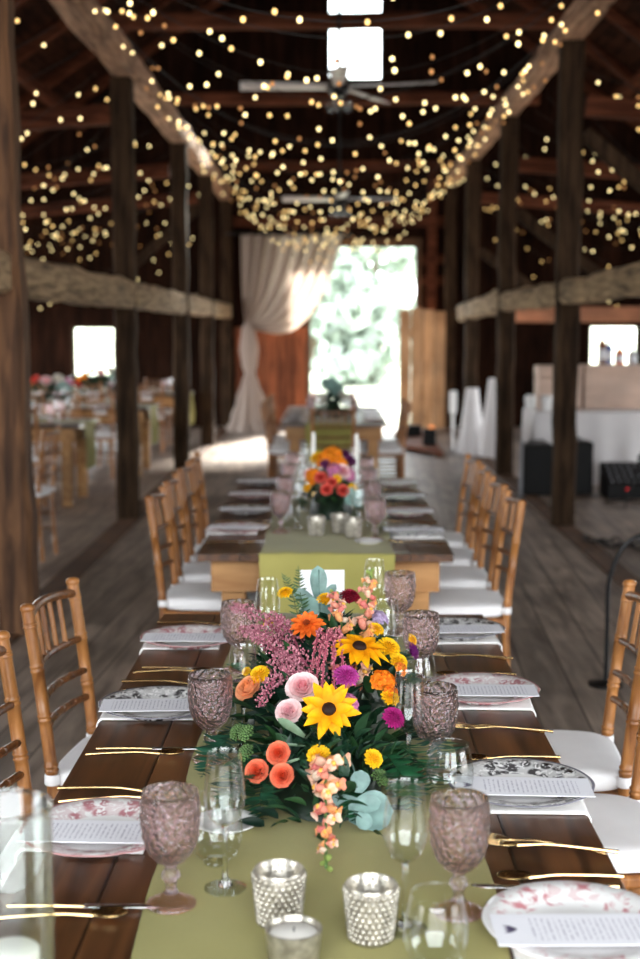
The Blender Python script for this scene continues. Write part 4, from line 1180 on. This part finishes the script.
# eucalyptus, ferns, sage, sedum
EU = lin(128, 160, 152)
def sprig(name, leaves, col, stems):
    mb = MB(); mb.col = tuple(c * .7 for c in col)
    for st in stems: mb.tube(spline([rel(p) for p in st], 12), .0018, 5)
    for p, d, nrm, L, W in leaves:
        d = Vector(d).normalized(); nrm = Vector(nrm); nrm = (nrm - d * nrm.dot(d)).normalized(); y_ = nrm.cross(d); p = rel(p)
        T = Matrix(((d.x, y_.x, nrm.x, p.x), (d.y, y_.y, nrm.y, p.y), (d.z, y_.z, nrm.z, p.z), (0, 0, 0, 1)))
        f = rr.uniform(.85, 1.1); petal(mb, T, L, W, .08, .15, 0, tuple(c * f * .95 for c in col), tuple(c * f for c in col), 6, 8)
    return mb.build(name, M['leaf'], fr, angle=180)
cam_n = (0, -.9, .4)
sprig('eucalyptus_sprig', [((-.035, 3.18, .975), (.0, .05, 1), (.3, -.9, .2), .085, .045), ((-.035, 3.17, .96), (-.75, 0, .55), (0, -.9, .4), .075, .034), ((-.025, 3.17, .965), (.9, 0, .35), (0, -.8, .5), .07, .026),
      ((-.045, 3.16, .985), (-.35, -.1, -1), (0, -.9, .3), .085, .05), ((-.03, 3.16, .97), (.5, -.1, -.8), (0, -.9, .3), .07, .046), ((-.03, 3.17, .97), (.55, 0, .7), (0, -.9, .3), .06, .024), ((-.03, 3.18, .99), (.8, 0, -.15), (0, -.9, .3), .06, .03)],
      EU, [((-.02, 3.0, .9), (-.03, 3.12, .95), (-.034, 3.18, 1.05))])
CENTERS.extend([rel((.05, 2.26, .79)), rel((.08, 2.25, .79)), rel((.06, 2.25, .81)), rel((-.01, 2.2, .85)), rel((-.01, 2.1, .8))])
sprig('eucalyptus_sprig', [((.028, 2.245, .79), (1, -.1, .12), (-.05, -.8, .6), .078, .074), ((.045, 2.265, .82), (.15, .1, 1), (.1, -.9, .3), .04, .036), ((.05, 2.270, .80), (-1, -.1, .05), (.2, -.8, .5), .06, .03),
      ((.05, 2.230, .80), (.2, -.5, -.65), (.05, -.7, .7), .034, .03), ((.036, 2.232, .807), (.9, -.2, .25), (-.2, -.8, .55), .05, .032)], lin(138, 170, 164), [((.02, 2.5, .86), (.03, 2.4, .85), (.05, 2.29, .81))])
sprig('sage_leaf', [((-.052, 2.41, .876), (-.7, -.1, .55), (.2, -.7, .75), .062, .02), ((-.05, 2.38, .868), (-.9, -.1, .1), (0, -.7, .75), .07, .007), ((-.045, 2.36, .855), (-.85, -.2, -.2), (0, -.7, .75), .06, .006)], lin(122, 148, 118), [((-.03, 2.5, .87), (-.05, 2.4, .875))])
for p in ((-.165, 2.475, .862), (-.163, 2.43, .838), (-.185, 2.52, .85), (.086, 2.345, .82)):
    mb = MB(); a, q = place(p, (-.6 if p[0] < 0 else .5, -.3, .6), .3)
    for i in range(46):
        s = math.sqrt((i + .5) / 46); t = i * 2.39996; f = rr.uniform(.75, 1.2); mb.col = tuple(c * f for c in lin(96, 128, 72))
        mb.ball((.017 * s * math.cos(t), .017 * s * math.sin(t), .011 * (1 - s * s)), .0028, 5, 4)
    fl_part('sedum_head', mb, fr, frame(a, q), 'leaf')
f_foliage(fr, (.22, .565, .2), 760, rr)
f_foliage(fr, (.17, .29, .1), 460, rr, .042, off=(0, -.41, 0))
FC = lin(30, 80, 52)
ferns = [((-.1, 2.45, .82), (-.13, 2.33, .80), (-.12, 2.24, .775), .05), ((-.05, 2.4, .82), (-.07, 2.27, .80), (-.06, 2.19, .775), .05), ((.0, 2.42, .84), (.03, 2.3, .815), (.04, 2.22, .78), .045), ((.13, 2.6, .86), (.19, 2.5, .84), (.23, 2.42, .80), .06),
         ((.12, 2.5, .84), (.17, 2.4, .82), (.19, 2.33, .785), .05), ((.15, 2.75, .87), (.21, 2.68, .86), (.26, 2.62, .82), .055), ((-.16, 2.6, .84), (-.22, 2.52, .82), (-.25, 2.44, .785), .05), ((-.16, 2.8, .86), (-.22, 2.75, .85), (-.27, 2.7, .81), .05),
         ((.1, 2.42, .84), (.13, 2.33, .82), (.14, 2.26, .785), .05), ((-.07, 3.05, .92), (-.1, 3.16, 1.0), (-.125, 3.2, 1.04), .022), ((-.06, 3.08, .92), (-.08, 3.18, 1.0), (-.085, 3.22, 1.055), .02), ((-.13, 2.42, .83), (-.18, 2.33, .81), (-.19, 2.27, .78), .045)]
for a, b, c, w in ferns[:1] + ferns[2:5] + ferns[6:]: f_fern(fr, [rel(a), rel(b), rel(c)], w, rr, tuple(x * rr.uniform(.8, 1.15) for x in (FC if w > .03 else lin(84, 116, 70))), 22, 'fern_frond', .11 if a[0] > .1 else .26)

CENTERS.clear()
def mini(loc, rad, label, flowers, seed, leaf=.05, n=220):
    """smaller arrangement of the same blooms for the tables farther off"""
    q = random.Random(seed); root = empty('flower_centrepiece', loc)
    f_foliage(root, tuple(r * .95 for r in rad), n, q, leaf)
    for kind, x, y_, e, r_ in flowers:
        p = Vector((x * rad[0], y_ * rad[1], 0)); s = max(0, 1 - x * x - y_ * y_); p.z = rad[2] * math.sqrt(s) * 1.0 + e
        nn = Vector((x, y_ - .5, .7)); T = frame(p, nn, q.uniform(0, 6))
        if kind == 'sun': f_sun(root, T, r_, q)
        elif kind == 'but': f_but(root, T, r_, q)
        elif kind == 'ora': f_cluster(root, T, r_, q, 'orange_lantana', lin(226, 110, 12), lin(246, 158, 34), 12, .45)
        elif kind == 'cor': f_rose(root, T, r_, q, 'coral_rose', lin(206, 60, 50), lin(236, 110, 96))
        elif kind == 'pin': f_rose(root, T, r_, q, 'pink_rose', PK0, PK1)
        elif kind == 'whi': f_rose(root, T, r_, q, 'white_rose', lin(222, 214, 196), lin(240, 236, 226))
        elif kind == 'pur': f_straw(root, T, r_, q, 'purple_strawflower', lin(76, 20, 66), lin(130, 50, 110), 50)
        elif kind == 'phl': f_cluster(root, T, r_, q, 'mauve_phlox', lin(176, 92, 142), lin(214, 138, 170), 12)
        elif kind == 'euc':
            mb = MB()
            for k in range(4): petal(mb, Matrix.Rotation(k * 1.6, 4, 'Z') @ Matrix.Rotation(-.4, 4, 'Y'), r_ * 1.6, r_ * 1.5, .1, .2, 0, EU, EU)
            fl_part('eucalyptus_sprig', mb, root, T, 'leaf')
    return tag(root, label, 'flower arrangement')
mini((-.01, 6.25, TZ + .004), (.18, .46, .235), 'colourful centrepiece on the middle table, out of focus',
     [('ora', -.1, -.2, .04, .05), ('ora', .05, -.1, .05, .05), ('but', -.35, -.1, .05, .035), ('ora', .2, -.3, .03, .045), ('pur', .5, -.1, .05, .035), ('pur', .38, .1, .06, .03), ('pin', .3, -.45, .02, .04), ('phl', .45, -.4, .02, .04), ('phl', .1, -.45, .02, .04), ('cor', -.25, -.6, .02, .03), ('cor', .02, -.65, .0, .028), ('but', .15, -.6, .01, .022), ('pur', -.15, -.4, .04, .025), ('pin', -.55, -.3, .02, .03), ('ora', -.45, -.45, .02, .04), ('cor', -.1, -.75, .0, .03), ('cor', .3, -.72, .0, .03),
      ('but', .55, -.55, .0, .025), ('euc', .55, -.7, 0, .035), ('whi', -.5, .2, .03, .03), ('pin', -.1, .3, .04, .04), ('sun', .1, .4, .03, .045), ('but', -.6, -.5, 0, .02)], 5)
mini((.0, 13.2, TZ + .004), (.17, .55, .3), 'dark green leafy centrepiece on the farthest table before the doorway',
     [('whi', -.6, -.5, 0, .06), ('whi', .6, -.4, 0, .06), ('whi', .8, .0, 0, .05), ('euc', .1, -.5, .03, .06), ('euc', -.2, -.3, .04, .06), ('whi', -.75, .1, 0, .05), ('but', .2, .2, .03, .03)], 6, .08, 200)

# ------------------------------------------------------------------ chairs of the long row
C1 = 'chairs at the front table'; C2 = 'chairs at the middle table'; C3 = 'chairs at the farthest table'
chair((-.52, 3.47, 0), R(-7), 'golden chiavari chair with white cushion nearest on the left, its whole back showing', 'chair', C1)
chair((-.53, 2.83, 0), R(0), 'golden chiavari chair cut by the left edge of the photo', 'chair', C1)
chair((.58, 3.5, 0), R(176), 'golden chiavari chair with white seat at the right edge, back posts showing', 'chair', C1)
chair((.56, 2.98, 0), R(180), 'chair showing only its white seat at the right edge beside the table', 'chair', C1)
for i, y in enumerate((5.7, 6.26, 6.82, 7.36)):
    chair((-.53, y, 0), R(rnd.uniform(-3, 3)), 'golden chiavari chair on the left of the middle table, %s to the camera' % nth[i], 'chair', C2)
    chair((.52 + .01, y - .13, 0), R(180 + rnd.uniform(-3, 3)), 'golden chiavari chair on the right of the middle table, %s to the camera' % nth[i], 'chair', C2)
for i, y in enumerate((12.75, 13.4, 14.1)):
    chair((-.43, y, 0), R(rnd.uniform(-4, 4)), 'distant chiavari chair on the left of the farthest table, %s of three' % ['nearest', 'second', 'third'][i], 'chair', C3)
    if i < 2: chair((.48, y + .05, 0), R(180 + rnd.uniform(-4, 4)), 'distant chiavari chair on the right of the farthest table, %s of two' % ['nearer', 'farther'][i], 'chair', C3)
chair((.0, 11.98, 0), R(90), 'distant chiavari chair at the near end of the farthest table', 'chair', C3)

# ------------------------------------------------------------------ left aisle tables
AC = 'chairs in the left aisle'
chair((-2.23, 9.42, 0), R(176), 'chiavari chair in the left aisle just right of the nearest post', 'chair', AC)
aisle = [(-3.55, 12.55, 'first aisle table'), (-3.3, 15.2, 'second aisle table'), (-3.2, 18.2, 'third aisle table')]
for ti, (x, y, nm) in enumerate(aisle):
    farm_table((x, y, 0), 1.0, 2.5, '%s in the left aisle, set crosswise behind the posts' % ['nearest farm table', 'second farm table', 'farthest farm table'][ti], R(90))
    o = runner(-.26, .26, -1.25, 1.25, .42, .42, 'olive runner hanging over the end of the %s on the left' % nm, (x, y, 0), R(90), 10 + ti)
    for k in range(3):
        xx = x - .72 + .72 * k
        for s in (-1, 1):
            if s < 0 and ti == 0 and k == 2: pass
            chair((xx + rnd.uniform(-.06, .06), y + s * .56, 0), R(-90 * s + rnd.uniform(-6, 6)), 'chiavari chair on the %s side of the %s, %s from the left' % ('near' if s < 0 else 'far', nm, ordw[k]), 'chair', AC)
            P = (P_pink, P_black)[(k + (s > 0)) % 2]
            P((xx, y + s * .36, TZ + .001), 0, 'dinner plate on the %s side of the %s, blurred' % ('near' if s < 0 else 'far', nm), 'plate', 'plates on the %s' % nm)
            napkin((xx, y + s * .30, TZ + .024), R(-90 * s), 'white napkin laid on a plate on the %s side of the %s' % ('near' if s < 0 else 'far', nm), 'napkin', 'napkins on the %s' % nm)
            goblet((xx + .2, y + s * .22, TZ + .004), 0, 'pink goblet on the %s side of the %s, blurred' % ('near' if s < 0 else 'far', nm), 'goblet', 'goblets on the %s' % nm)
            flute((xx + .28, y + s * .26, TZ + .001), 0, 'clear wine glass on the %s side of the %s, blurred' % ('near' if s < 0 else 'far', nm), 'wine glass', 'wine glasses on the %s' % nm)
    for k, dx in enumerate((-.62, .1, .75)):
        votive((x + dx, y - .1, TZ + .004), 0, 'silver votive on the runner of the %s, blurred' % nm, 'candle holder', 'votives on the %s' % nm)
    mini((x + .1, y + .02, TZ + .004), (.48, .2, .26), 'mixed flower centrepiece on the %s behind the left posts' % nm,
         [('ora', -.6, -.3, .05, .06), ('cor', -.4, -.2, .06, .06), ('pin', -.1, -.4, .04, .06), ('whi', .15, -.3, .06, .06), ('phl', .4, -.3, .05, .06), ('cor', .6, -.2, .04, .05), ('whi', .75, -.3, .02, .05), ('ora', -.75, -.3, .03, .06), ('pin', -.25, .3, .05, .06), ('euc', .3, -.6, .0, .06)], 30 + ti, .07, 160)

# ------------------------------------------------------------------ right aisle: bar, draped tables, platform, sound gear
bt = empty('bar_table', (4.06, 14.35, 0))
MB().span((-1.95, -.4, .735), (1.95, .4, .765)).build('bar_top', M['cloth'], bt, bevel=.008)
mb = MB()
def skirt(u, v):
    per = [(-1.96, -.41), (1.96, -.41), (1.96, .41), (-1.96, .41), (-1.96, -.41)]
    d = [3.92, .82, 3.92, .82]; s = u * sum(d) * .99999; i = 0
    while s > d[i]: s -= d[i]; i += 1
    t = s / d[i]; x = per[i][0] + (per[i + 1][0] - per[i][0]) * t; y_ = per[i][1] + (per[i + 1][1] - per[i][1]) * t
    w = .018 * math.sin(u * 190) * v + .05 * v
    nx, ny = [(0, -1), (1, 0), (0, 1), (-1, 0)][i]
    return (x + nx * w, y_ + ny * w, .764 - .752 * v)
mb.grid(skirt, 300, 6); mb.build('cloth_skirt', M['cloth'], bt, angle=180)
tag(bt, 'long bar table under a white floor length cloth behind the right posts', 'table')
b1 = MB().span((0, 0, 0), (2.65, .3, .48)).build('bar_riser', M['cream'], smooth=False, bevel=.01); b1.location = (2.72, 14.45, .766)
tag(b1, 'long cream wooden riser standing on the bar table', 'bar riser')
b2 = empty('wooden_crate', (2.22, 14.45, .766))
MB().span((0, 0, 0), (.47, .3, .34)).build('box', M['cream'], b2, smooth=False, bevel=.01)
MB().span((-.005, -.005, .345), (.475, .305, .47)).build('lid', M['cream'], b2, smooth=False, bevel=.01)
tag(b2, 'short cream box with a seam below its lid, left on the bar table', 'box')
def bucket(loc, label):
    g = empty('white_bucket', loc)
    MB().lathe([(0, 0), (.05, 0), (.065, .13), (.068, .135), (.064, .135), (.048, .006), (0, .006)], 24).build('pail', M['china'], g, angle=50)
    for k in range(5):
        a = k * 1.26; MB().ball((.032 * math.cos(a), .032 * math.sin(a), .135), .034, 10, 6).build('rolled_towel', M['linen'], g)
    return tag(g, label, 'bucket', 'white buckets')
bucket((2.1, 14.2, .767), 'white bucket of rolled towels at the left end of the bar table')
bucket((2.27, 14.2, .767), 'second white bucket of rolled towels on the bar table, right of the first')
def bottle(loc, col, label, h=.3, r=.04):
    g = empty('bottle', loc)
    mt = plain('bottle_' + label.split()[0], col, .15, spec=.6)
    MB().lathe([(0, 0), (r, 0), (r, h * .55), (r * .85, h * .64), (r * .36, h * .74), (r * .34, h * .96), (r * .4, h * .965), (r * .4, h), (0, h)], 20).build('glass_body', mt, g, angle=50)
    MB().lathe([(r * .43, h * .93), (r * .43, h * 1.01), (0, h * 1.012)], 14).build('cap', M['black'], g)
    MB().lathe([(r * 1.01, h * .15), (r * 1.01, h * .45)], 20).build('paper_label', M['card'], g)
    return tag(g, label, 'bottle', 'bottles on the bar')
zb = 1.248
bottle((2.93, 14.6, zb), srgb(110, 60, 34), 'brown bottle on the bar riser behind the near right post', .36, .05)
bottle((3.0, 14.6, zb), srgb(50, 70, 140), 'blue bottle on the bar riser left of the window', .3, .045)
bottle((3.12, 14.6, zb), srgb(214, 96, 34), 'orange bottle on the bar riser before the window', .22, .055)
bottle((3.27, 14.65, zb), srgb(190, 190, 190), 'pale bottle on the bar riser in front of the window', .2, .05)
bottle((3.47, 14.65, zb), srgb(190, 200, 200), 'pale second bottle on the bar riser in front of the window', .2, .05)
bottle((3.68, 14.6, zb), srgb(30, 36, 32), 'dark bottle on the bar riser at the right edge of the window', .42, .055)
def draped(loc, h, label, seed):
    g = empty('cocktail_table', loc)
    MB().lathe([(0, h - .03), (.07, h - .03), (.075, h - .015), (.07, h), (0, h + .002)], 32).build('round_top', M['cloth'], g, angle=50)
    def fn(u, v):
        a = 2 * PI * u; z = h * (1 - v) + .006
        r_ = .277 * (1 - v) ** .4 * .55 + .12 + .13 * v ** 1.2
        r_ = .08 + .11 * v ** 1.1
        r_ *= 1 + .1 * v * math.sin(8 * a + seed) + .05 * v * math.sin(15 * a)
        return (r_ * math.cos(a), r_ * math.sin(a), z)
    MB().grid(fn, 72, 20, wrap=True).build('draped_cloth', M['cloth'], g, angle=180)
    return tag(g, label, 'table', 'draped cocktail tables')
draped((1.81, 17.35, 0), .86, 'narrow stand draped in white cloth, left of the pair by the deck', 1)
draped((2.06, 17.0, 0), 1.0, 'narrow stand draped in white cloth, right of the pair beside the post', 2)
pf = empty('low_deck', (0, 0, 0))
poly = [(.86, 18.0), (1.4, 16.9), (1.44, 20.4), (.95, 20.4)]
def prism(poly, z0, z1):
    n = len(poly); return MB().add([(x, y_, z0) for x, y_ in poly] + [(x, y_, z1) for x, y_ in poly], [tuple(range(n))[::-1], tuple(range(n, 2 * n))] + [(i, (i + 1) % n, n + (i + 1) % n, n + i) for i in range(n)])
prism(poly, .045, .075).build('deck_boards', M['barn_red'], pf, smooth=False)
for x, y_ in poly: MB().span((1.16 + (x - 1.16) * .85 - .05, 18.9 + (y_ - 18.9) * .93 - .05, .001), (1.16 + (x - 1.16) * .85 + .05, 18.9 + (y_ - 18.9) * .93 + .05, .044)).build('foot', M['tie'], pf, smooth=False)
tag(pf, 'low brown wooden deck on the floor right of the bright doorway', 'platform')
def wedge(loc, rz, s, label):
    g = empty('stage_monitor', loc, rz); w, d, h = s
    MB().add([(-w, -d, 0), (w, -d, 0), (w, d, 0), (-w, d, 0), (-w, -d * .4, h), (w, -d * .4, h), (w, d, h), (-w, d, h)], [(0,3,2,1),(4,5,6,7),(0,1,5,4),(1,2,6,5),(2,3,7,6),(3,0,4,7)]).build('cabinet', M['black'], g, smooth=False, bevel=.006)
    MB().add([(-w * .9, -d * .98 - .006, h * .08), (w * .9, -d * .98 - .006, h * .08), (w * .9, -d * .45 - .006, h * .92), (-w * .9, -d * .45 - .006, h * .92)], [(0,1,2,3)]).build('grille', M['black'], g, smooth=False)
    return tag(g, label, 'speaker', 'stage monitors')
wedge((1.13, 19.4, .076), .1, (.15, .12, .16), 'dark stage monitor at the left on the low brown deck')
wedge((1.3, 17.9, .076), -.1, (.085, .1, .22), 'dark stage monitor at the right on the low brown deck')
lp = empty('glowing_lamp', (1.36, 18.3, .076))
MB().lathe([(0, 0), (.05, 0), (.05, .02), (.015, .03), (.015, .16), (0, .16)], 20).build('base', M['blackm'], lp, angle=50)
MB().ball((0, 0, .2), .045, 14, 8).build('globe', emit('orange_lamp', (1, .35, .12, 1), 1.2), lp)
tag(lp, 'small orange glowing lamp behind the right monitor on the low deck', 'lamp')
st = empty('sign_stand', (1.62, 18.0, .001))
MB().lathe([(0, 0), (.09, 0), (.09, .012), (.02, .02), (0, .02)], 24).build('base', M['grey'], st, angle=50)
MB().tube([(0, 0, .018), (0, 0, .55)], .022, 10).build('pole', M['china'], st)
MB().span((-.05, -.03, .5), (.05, .03, .8)).build('head', M['china'], st, smooth=False, bevel=.01)
tag(st, 'slim white stand between the low deck and the draped tables', 'stand')
# sound gear in front of the bar
def cabinet(loc, s, label):
    g = empty('speaker_cabinet', loc)
    MB().span((-s[0] / 2, 0, 0), (s[0] / 2, s[1], s[2])).build('cabinet', M['black'], g, smooth=False, bevel=.012)
    MB().span((-s[0] / 2 + .03, -.008, .05), (s[0] / 2 - .03, -.001, s[2] - .05)).build('grille', M['black'], g, smooth=False)
    MB().tube([(-.08, s[1] / 2, s[2]), (-.07, s[1] / 2, s[2] + .03), (.07, s[1] / 2, s[2] + .03), (.08, s[1] / 2, s[2])], .01, 8).build('handle', M['black'], g)
    return tag(g, label, 'speaker')
cabinet((2.02, 13.0, 0), (.3, .35, .5), 'black speaker cabinet left of the nearest right post, before the bar')
cabinet((2.4, 13.1, 0), (.34, .35, .52), 'black speaker cabinet right of the nearest right post, before the bar')
sp_ = empty('speaker_stand', (1.83, 12.9, 0))
MB().tube([(0, 0, .01), (0, 0, .56)], .014, 8).build('pole', M['grey'], sp_)
MB().lathe([(0, 0), (.06, 0), (.06, .012), (0, .014)], 20).build('base', M['blackm'], sp_, angle=50)
tag(sp_, 'thin grey metal stand left of the black speaker cabinet', 'stand')
mx = empty('mixer_rack', (2.95, 12.75, 0))
MB().add([(-.3, 0, 0), (.3, 0, 0), (.3, .45, 0), (-.3, .45, 0), (-.3, 0, .14), (.3, 0, .14), (.3, .45, .32), (-.3, .45, .32)], [(0,3,2,1),(4,5,6,7),(0,1,5,4),(1,2,6,5),(2,3,7,6),(3,0,4,7)]).build('console', M['black'], mx, smooth=False, bevel=.008)
kn_ = MB()
for i in range(8):
    for j in range(4): kn_.ball((-.25 + i * .07, .06 + j * .1, .17 + j * .04), .012, 6, 4)
kn_.build('knobs', M['grey'], mx)
MB().ball((-.12, -.004, .1), .011, 10, 6).ball((.1, -.004, .07), .009, 10, 6).build('indicator_light', emit('red_led', (1, .05, .06, 1), .9), mx)
tag(mx, 'black mixing console with red lights on the floor before the bar', 'mixer')
ms = empty('microphone_stand', (2.72, 12.3, 0))
MB().tube([(0, 0, .01), (.12, 0, .42), (.22, 0, .75)], .011, 8).build('pole', M['blackm'], ms)
MB().ball((.13, 0, .45), .03, 10, 6).build('clutch', M['black'], ms)
for k in range(3):
    a = k * 2.09 + .3; MB().tube([(0, 0, .05), (.22 * math.cos(a), .22 * math.sin(a), .008)], .008, 6).build('foot', M['blackm'], ms)
tag(ms, 'slanting black microphone stand behind the mixing console', 'stand')
gs = empty('gooseneck_stand', (1.257, 6.0, 0))
MB().tube(spline([(0, 0, .02), (0, 0, .25), (0, 0, .445), (.02, 0, .55), (.07, 0, .65), (.15, 0, .7), (.32, 0, .72)], 40), .011, 8).build('gooseneck', M['blackm'], gs)
MB().tube([(.3, 0, .72), (.44, .02, .71)], .025, 10).build('clip', M['black'], gs)
MB().lathe([(0, 0), (.08, 0), (.08, .012), (.03, .022), (0, .022)], 24).build('base', M['blackm'], gs, angle=50)
tag(gs, 'black gooseneck stand curving behind the chair at the right edge', 'stand')
cb_ = []
q = random.Random(4)
for k in range(60):
    t = k / 59; cb_.append((1.95 + .75 * t + .06 * math.cos(k * .9), 10.1 - .5 * t + .16 * math.sin(k * .9), .012 + .012 * (k % 5 == 0) + .022 * (.5 + .5 * math.sin(k * .45))))
cab = MB().tube(spline(cb_, 240), .009, 6).build('cable_coil', M['black'])
tag(cab, 'loose coil of black cable on the floor beside the nearest right post', 'cable')

# ------------------------------------------------------------------ trees beyond the doorway
def tree(loc, h, w, label, seed, col):
    q = random.Random(seed); g = empty('leafy_tree', loc)
    MB().tube([(0, 0, 0), (.1, 0, h * .3), (0, .1, h * .6)], [.22, .17, .08], 10).build('trunk', M['bark'], g)
    mb = MB(); blobs = [(q.uniform(-w, w) * .6, q.uniform(-w, w) * .5, h * q.uniform(.12, .95), w * q.uniform(.35, .6)) for _ in range(16)]
    for bx, by, bz, br_ in blobs:
        for i in range(80):
            d = Vector((q.gauss(0, 1), q.gauss(0, 1), q.gauss(0, 1))).normalized()
            T = frame(Vector((bx, by, bz)) + d * br_ * q.uniform(.5, 1), d + Vector((q.uniform(-.6, .6), q.uniform(-.6, .6), .4)), q.uniform(0, 6))
            f = q.uniform(.6, 1.3); s = .55 * q.uniform(.7, 1.3)
            petal(mb, T, s, s * .6, .3, .2, 1, tuple(c * f for c in col), tuple(c * f for c in col), 2, 3)
    mb.build('foliage', M['leaf'], g, angle=180)
    return tag(g, label, 'tree', 'trees beyond the doorway')
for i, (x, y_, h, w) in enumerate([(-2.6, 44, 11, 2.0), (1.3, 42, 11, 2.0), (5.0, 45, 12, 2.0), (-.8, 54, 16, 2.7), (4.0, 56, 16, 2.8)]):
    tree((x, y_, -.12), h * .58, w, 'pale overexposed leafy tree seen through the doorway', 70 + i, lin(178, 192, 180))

# ------------------------------------------------------------------ daylight
W = bpy.data.worlds.new('daylight'); SC.world = W; W.use_nodes = True
bg = W.node_tree.nodes['Background']; bg.inputs[0].default_value = (.92, .965, 1.0, 1); bg.inputs[1].default_value = 10.5
sn = bpy.data.lights.new('sun', 'SUN'); sn.energy = 42; sn.angle = R(7); sn.color = (1, .95, .86)
so = bpy.data.objects.new('sun', sn); COL.objects.link(so); so.rotation_euler = Vector((-.3, -.85, -.4)).to_track_quat('-Z', 'Y').to_euler()
def portal(loc, rot, sx, sy):
    l = bpy.data.lights.new('sky_portal', 'AREA'); l.shape = 'RECTANGLE'; l.size = sx; l.size_y = sy
    l.cycles.is_portal = True
    o = bpy.data.objects.new('sky_portal', l); COL.objects.link(o); o.location = loc; o.rotation_euler = rot
# area lights shine along their local -Z
portal((.15, YF - .2, 2.6), (R(90), 0, 0), 5.5, 5.2)                       # open end of the barn, behind the camera
portal(((DOOR[0] + DOOR[1]) / 2, YB + .2, 1.5), (R(-90), 0, 0), 1.75, 3.0)
portal(((WIN_G[0] + WIN_G[1]) / 2, YB + .2, 6.5), (R(-90), 0, 0), .85, 1.7)
portal((-XW - .2, -.55, 1.55), (R(90), 0, R(-90)), 3.5, 3.1)
portal((XW + .5, .05, 1.55), (R(90), 0, R(90)), 4.7, 3.1)

portal((-XW - .2, 15.95, 1.05), (R(90), 0, R(-90)), 10.9, 2.1)
portal((XW + .5, 15.0, 1.25), (R(90), 0, R(90)), 5.0, 2.5)

# ------------------------------------------------------------------ camera
cam = bpy.data.cameras.new('camera'); co = bpy.data.objects.new('camera', cam); COL.objects.link(co); SC.camera = co
cam.sensor_fit = 'VERTICAL'; cam.sensor_height = 36; cam.lens = 1332 * 36 / 959
co.location = (0, 0, 1.63); co.rotation_euler = (R(90) - math.atan((479.5 - 329) / 1332), 0, math.atan(13 / 1332))
cam.dof.use_dof = True; cam.dof.focus_distance = 2.75; cam.dof.aperture_fstop = 3.1; cam.clip_end = 300
vs_ = SC.view_settings
vs_.view_transform = 'Standard'; vs_.look = 'None'; vs_.exposure = 0; vs_.gamma = 1; vs_.use_curve_mapping = False
cy_ = SC.cycles
cy_.use_denoising = True
cy_.max_bounces = 14; cy_.transmission_bounces = 10; cy_.glossy_bounces = 5; cy_.diffuse_bounces = 5; cy_.transparent_max_bounces = 24
cy_.sample_clamp_indirect = 6; cy_.blur_glossy = .6
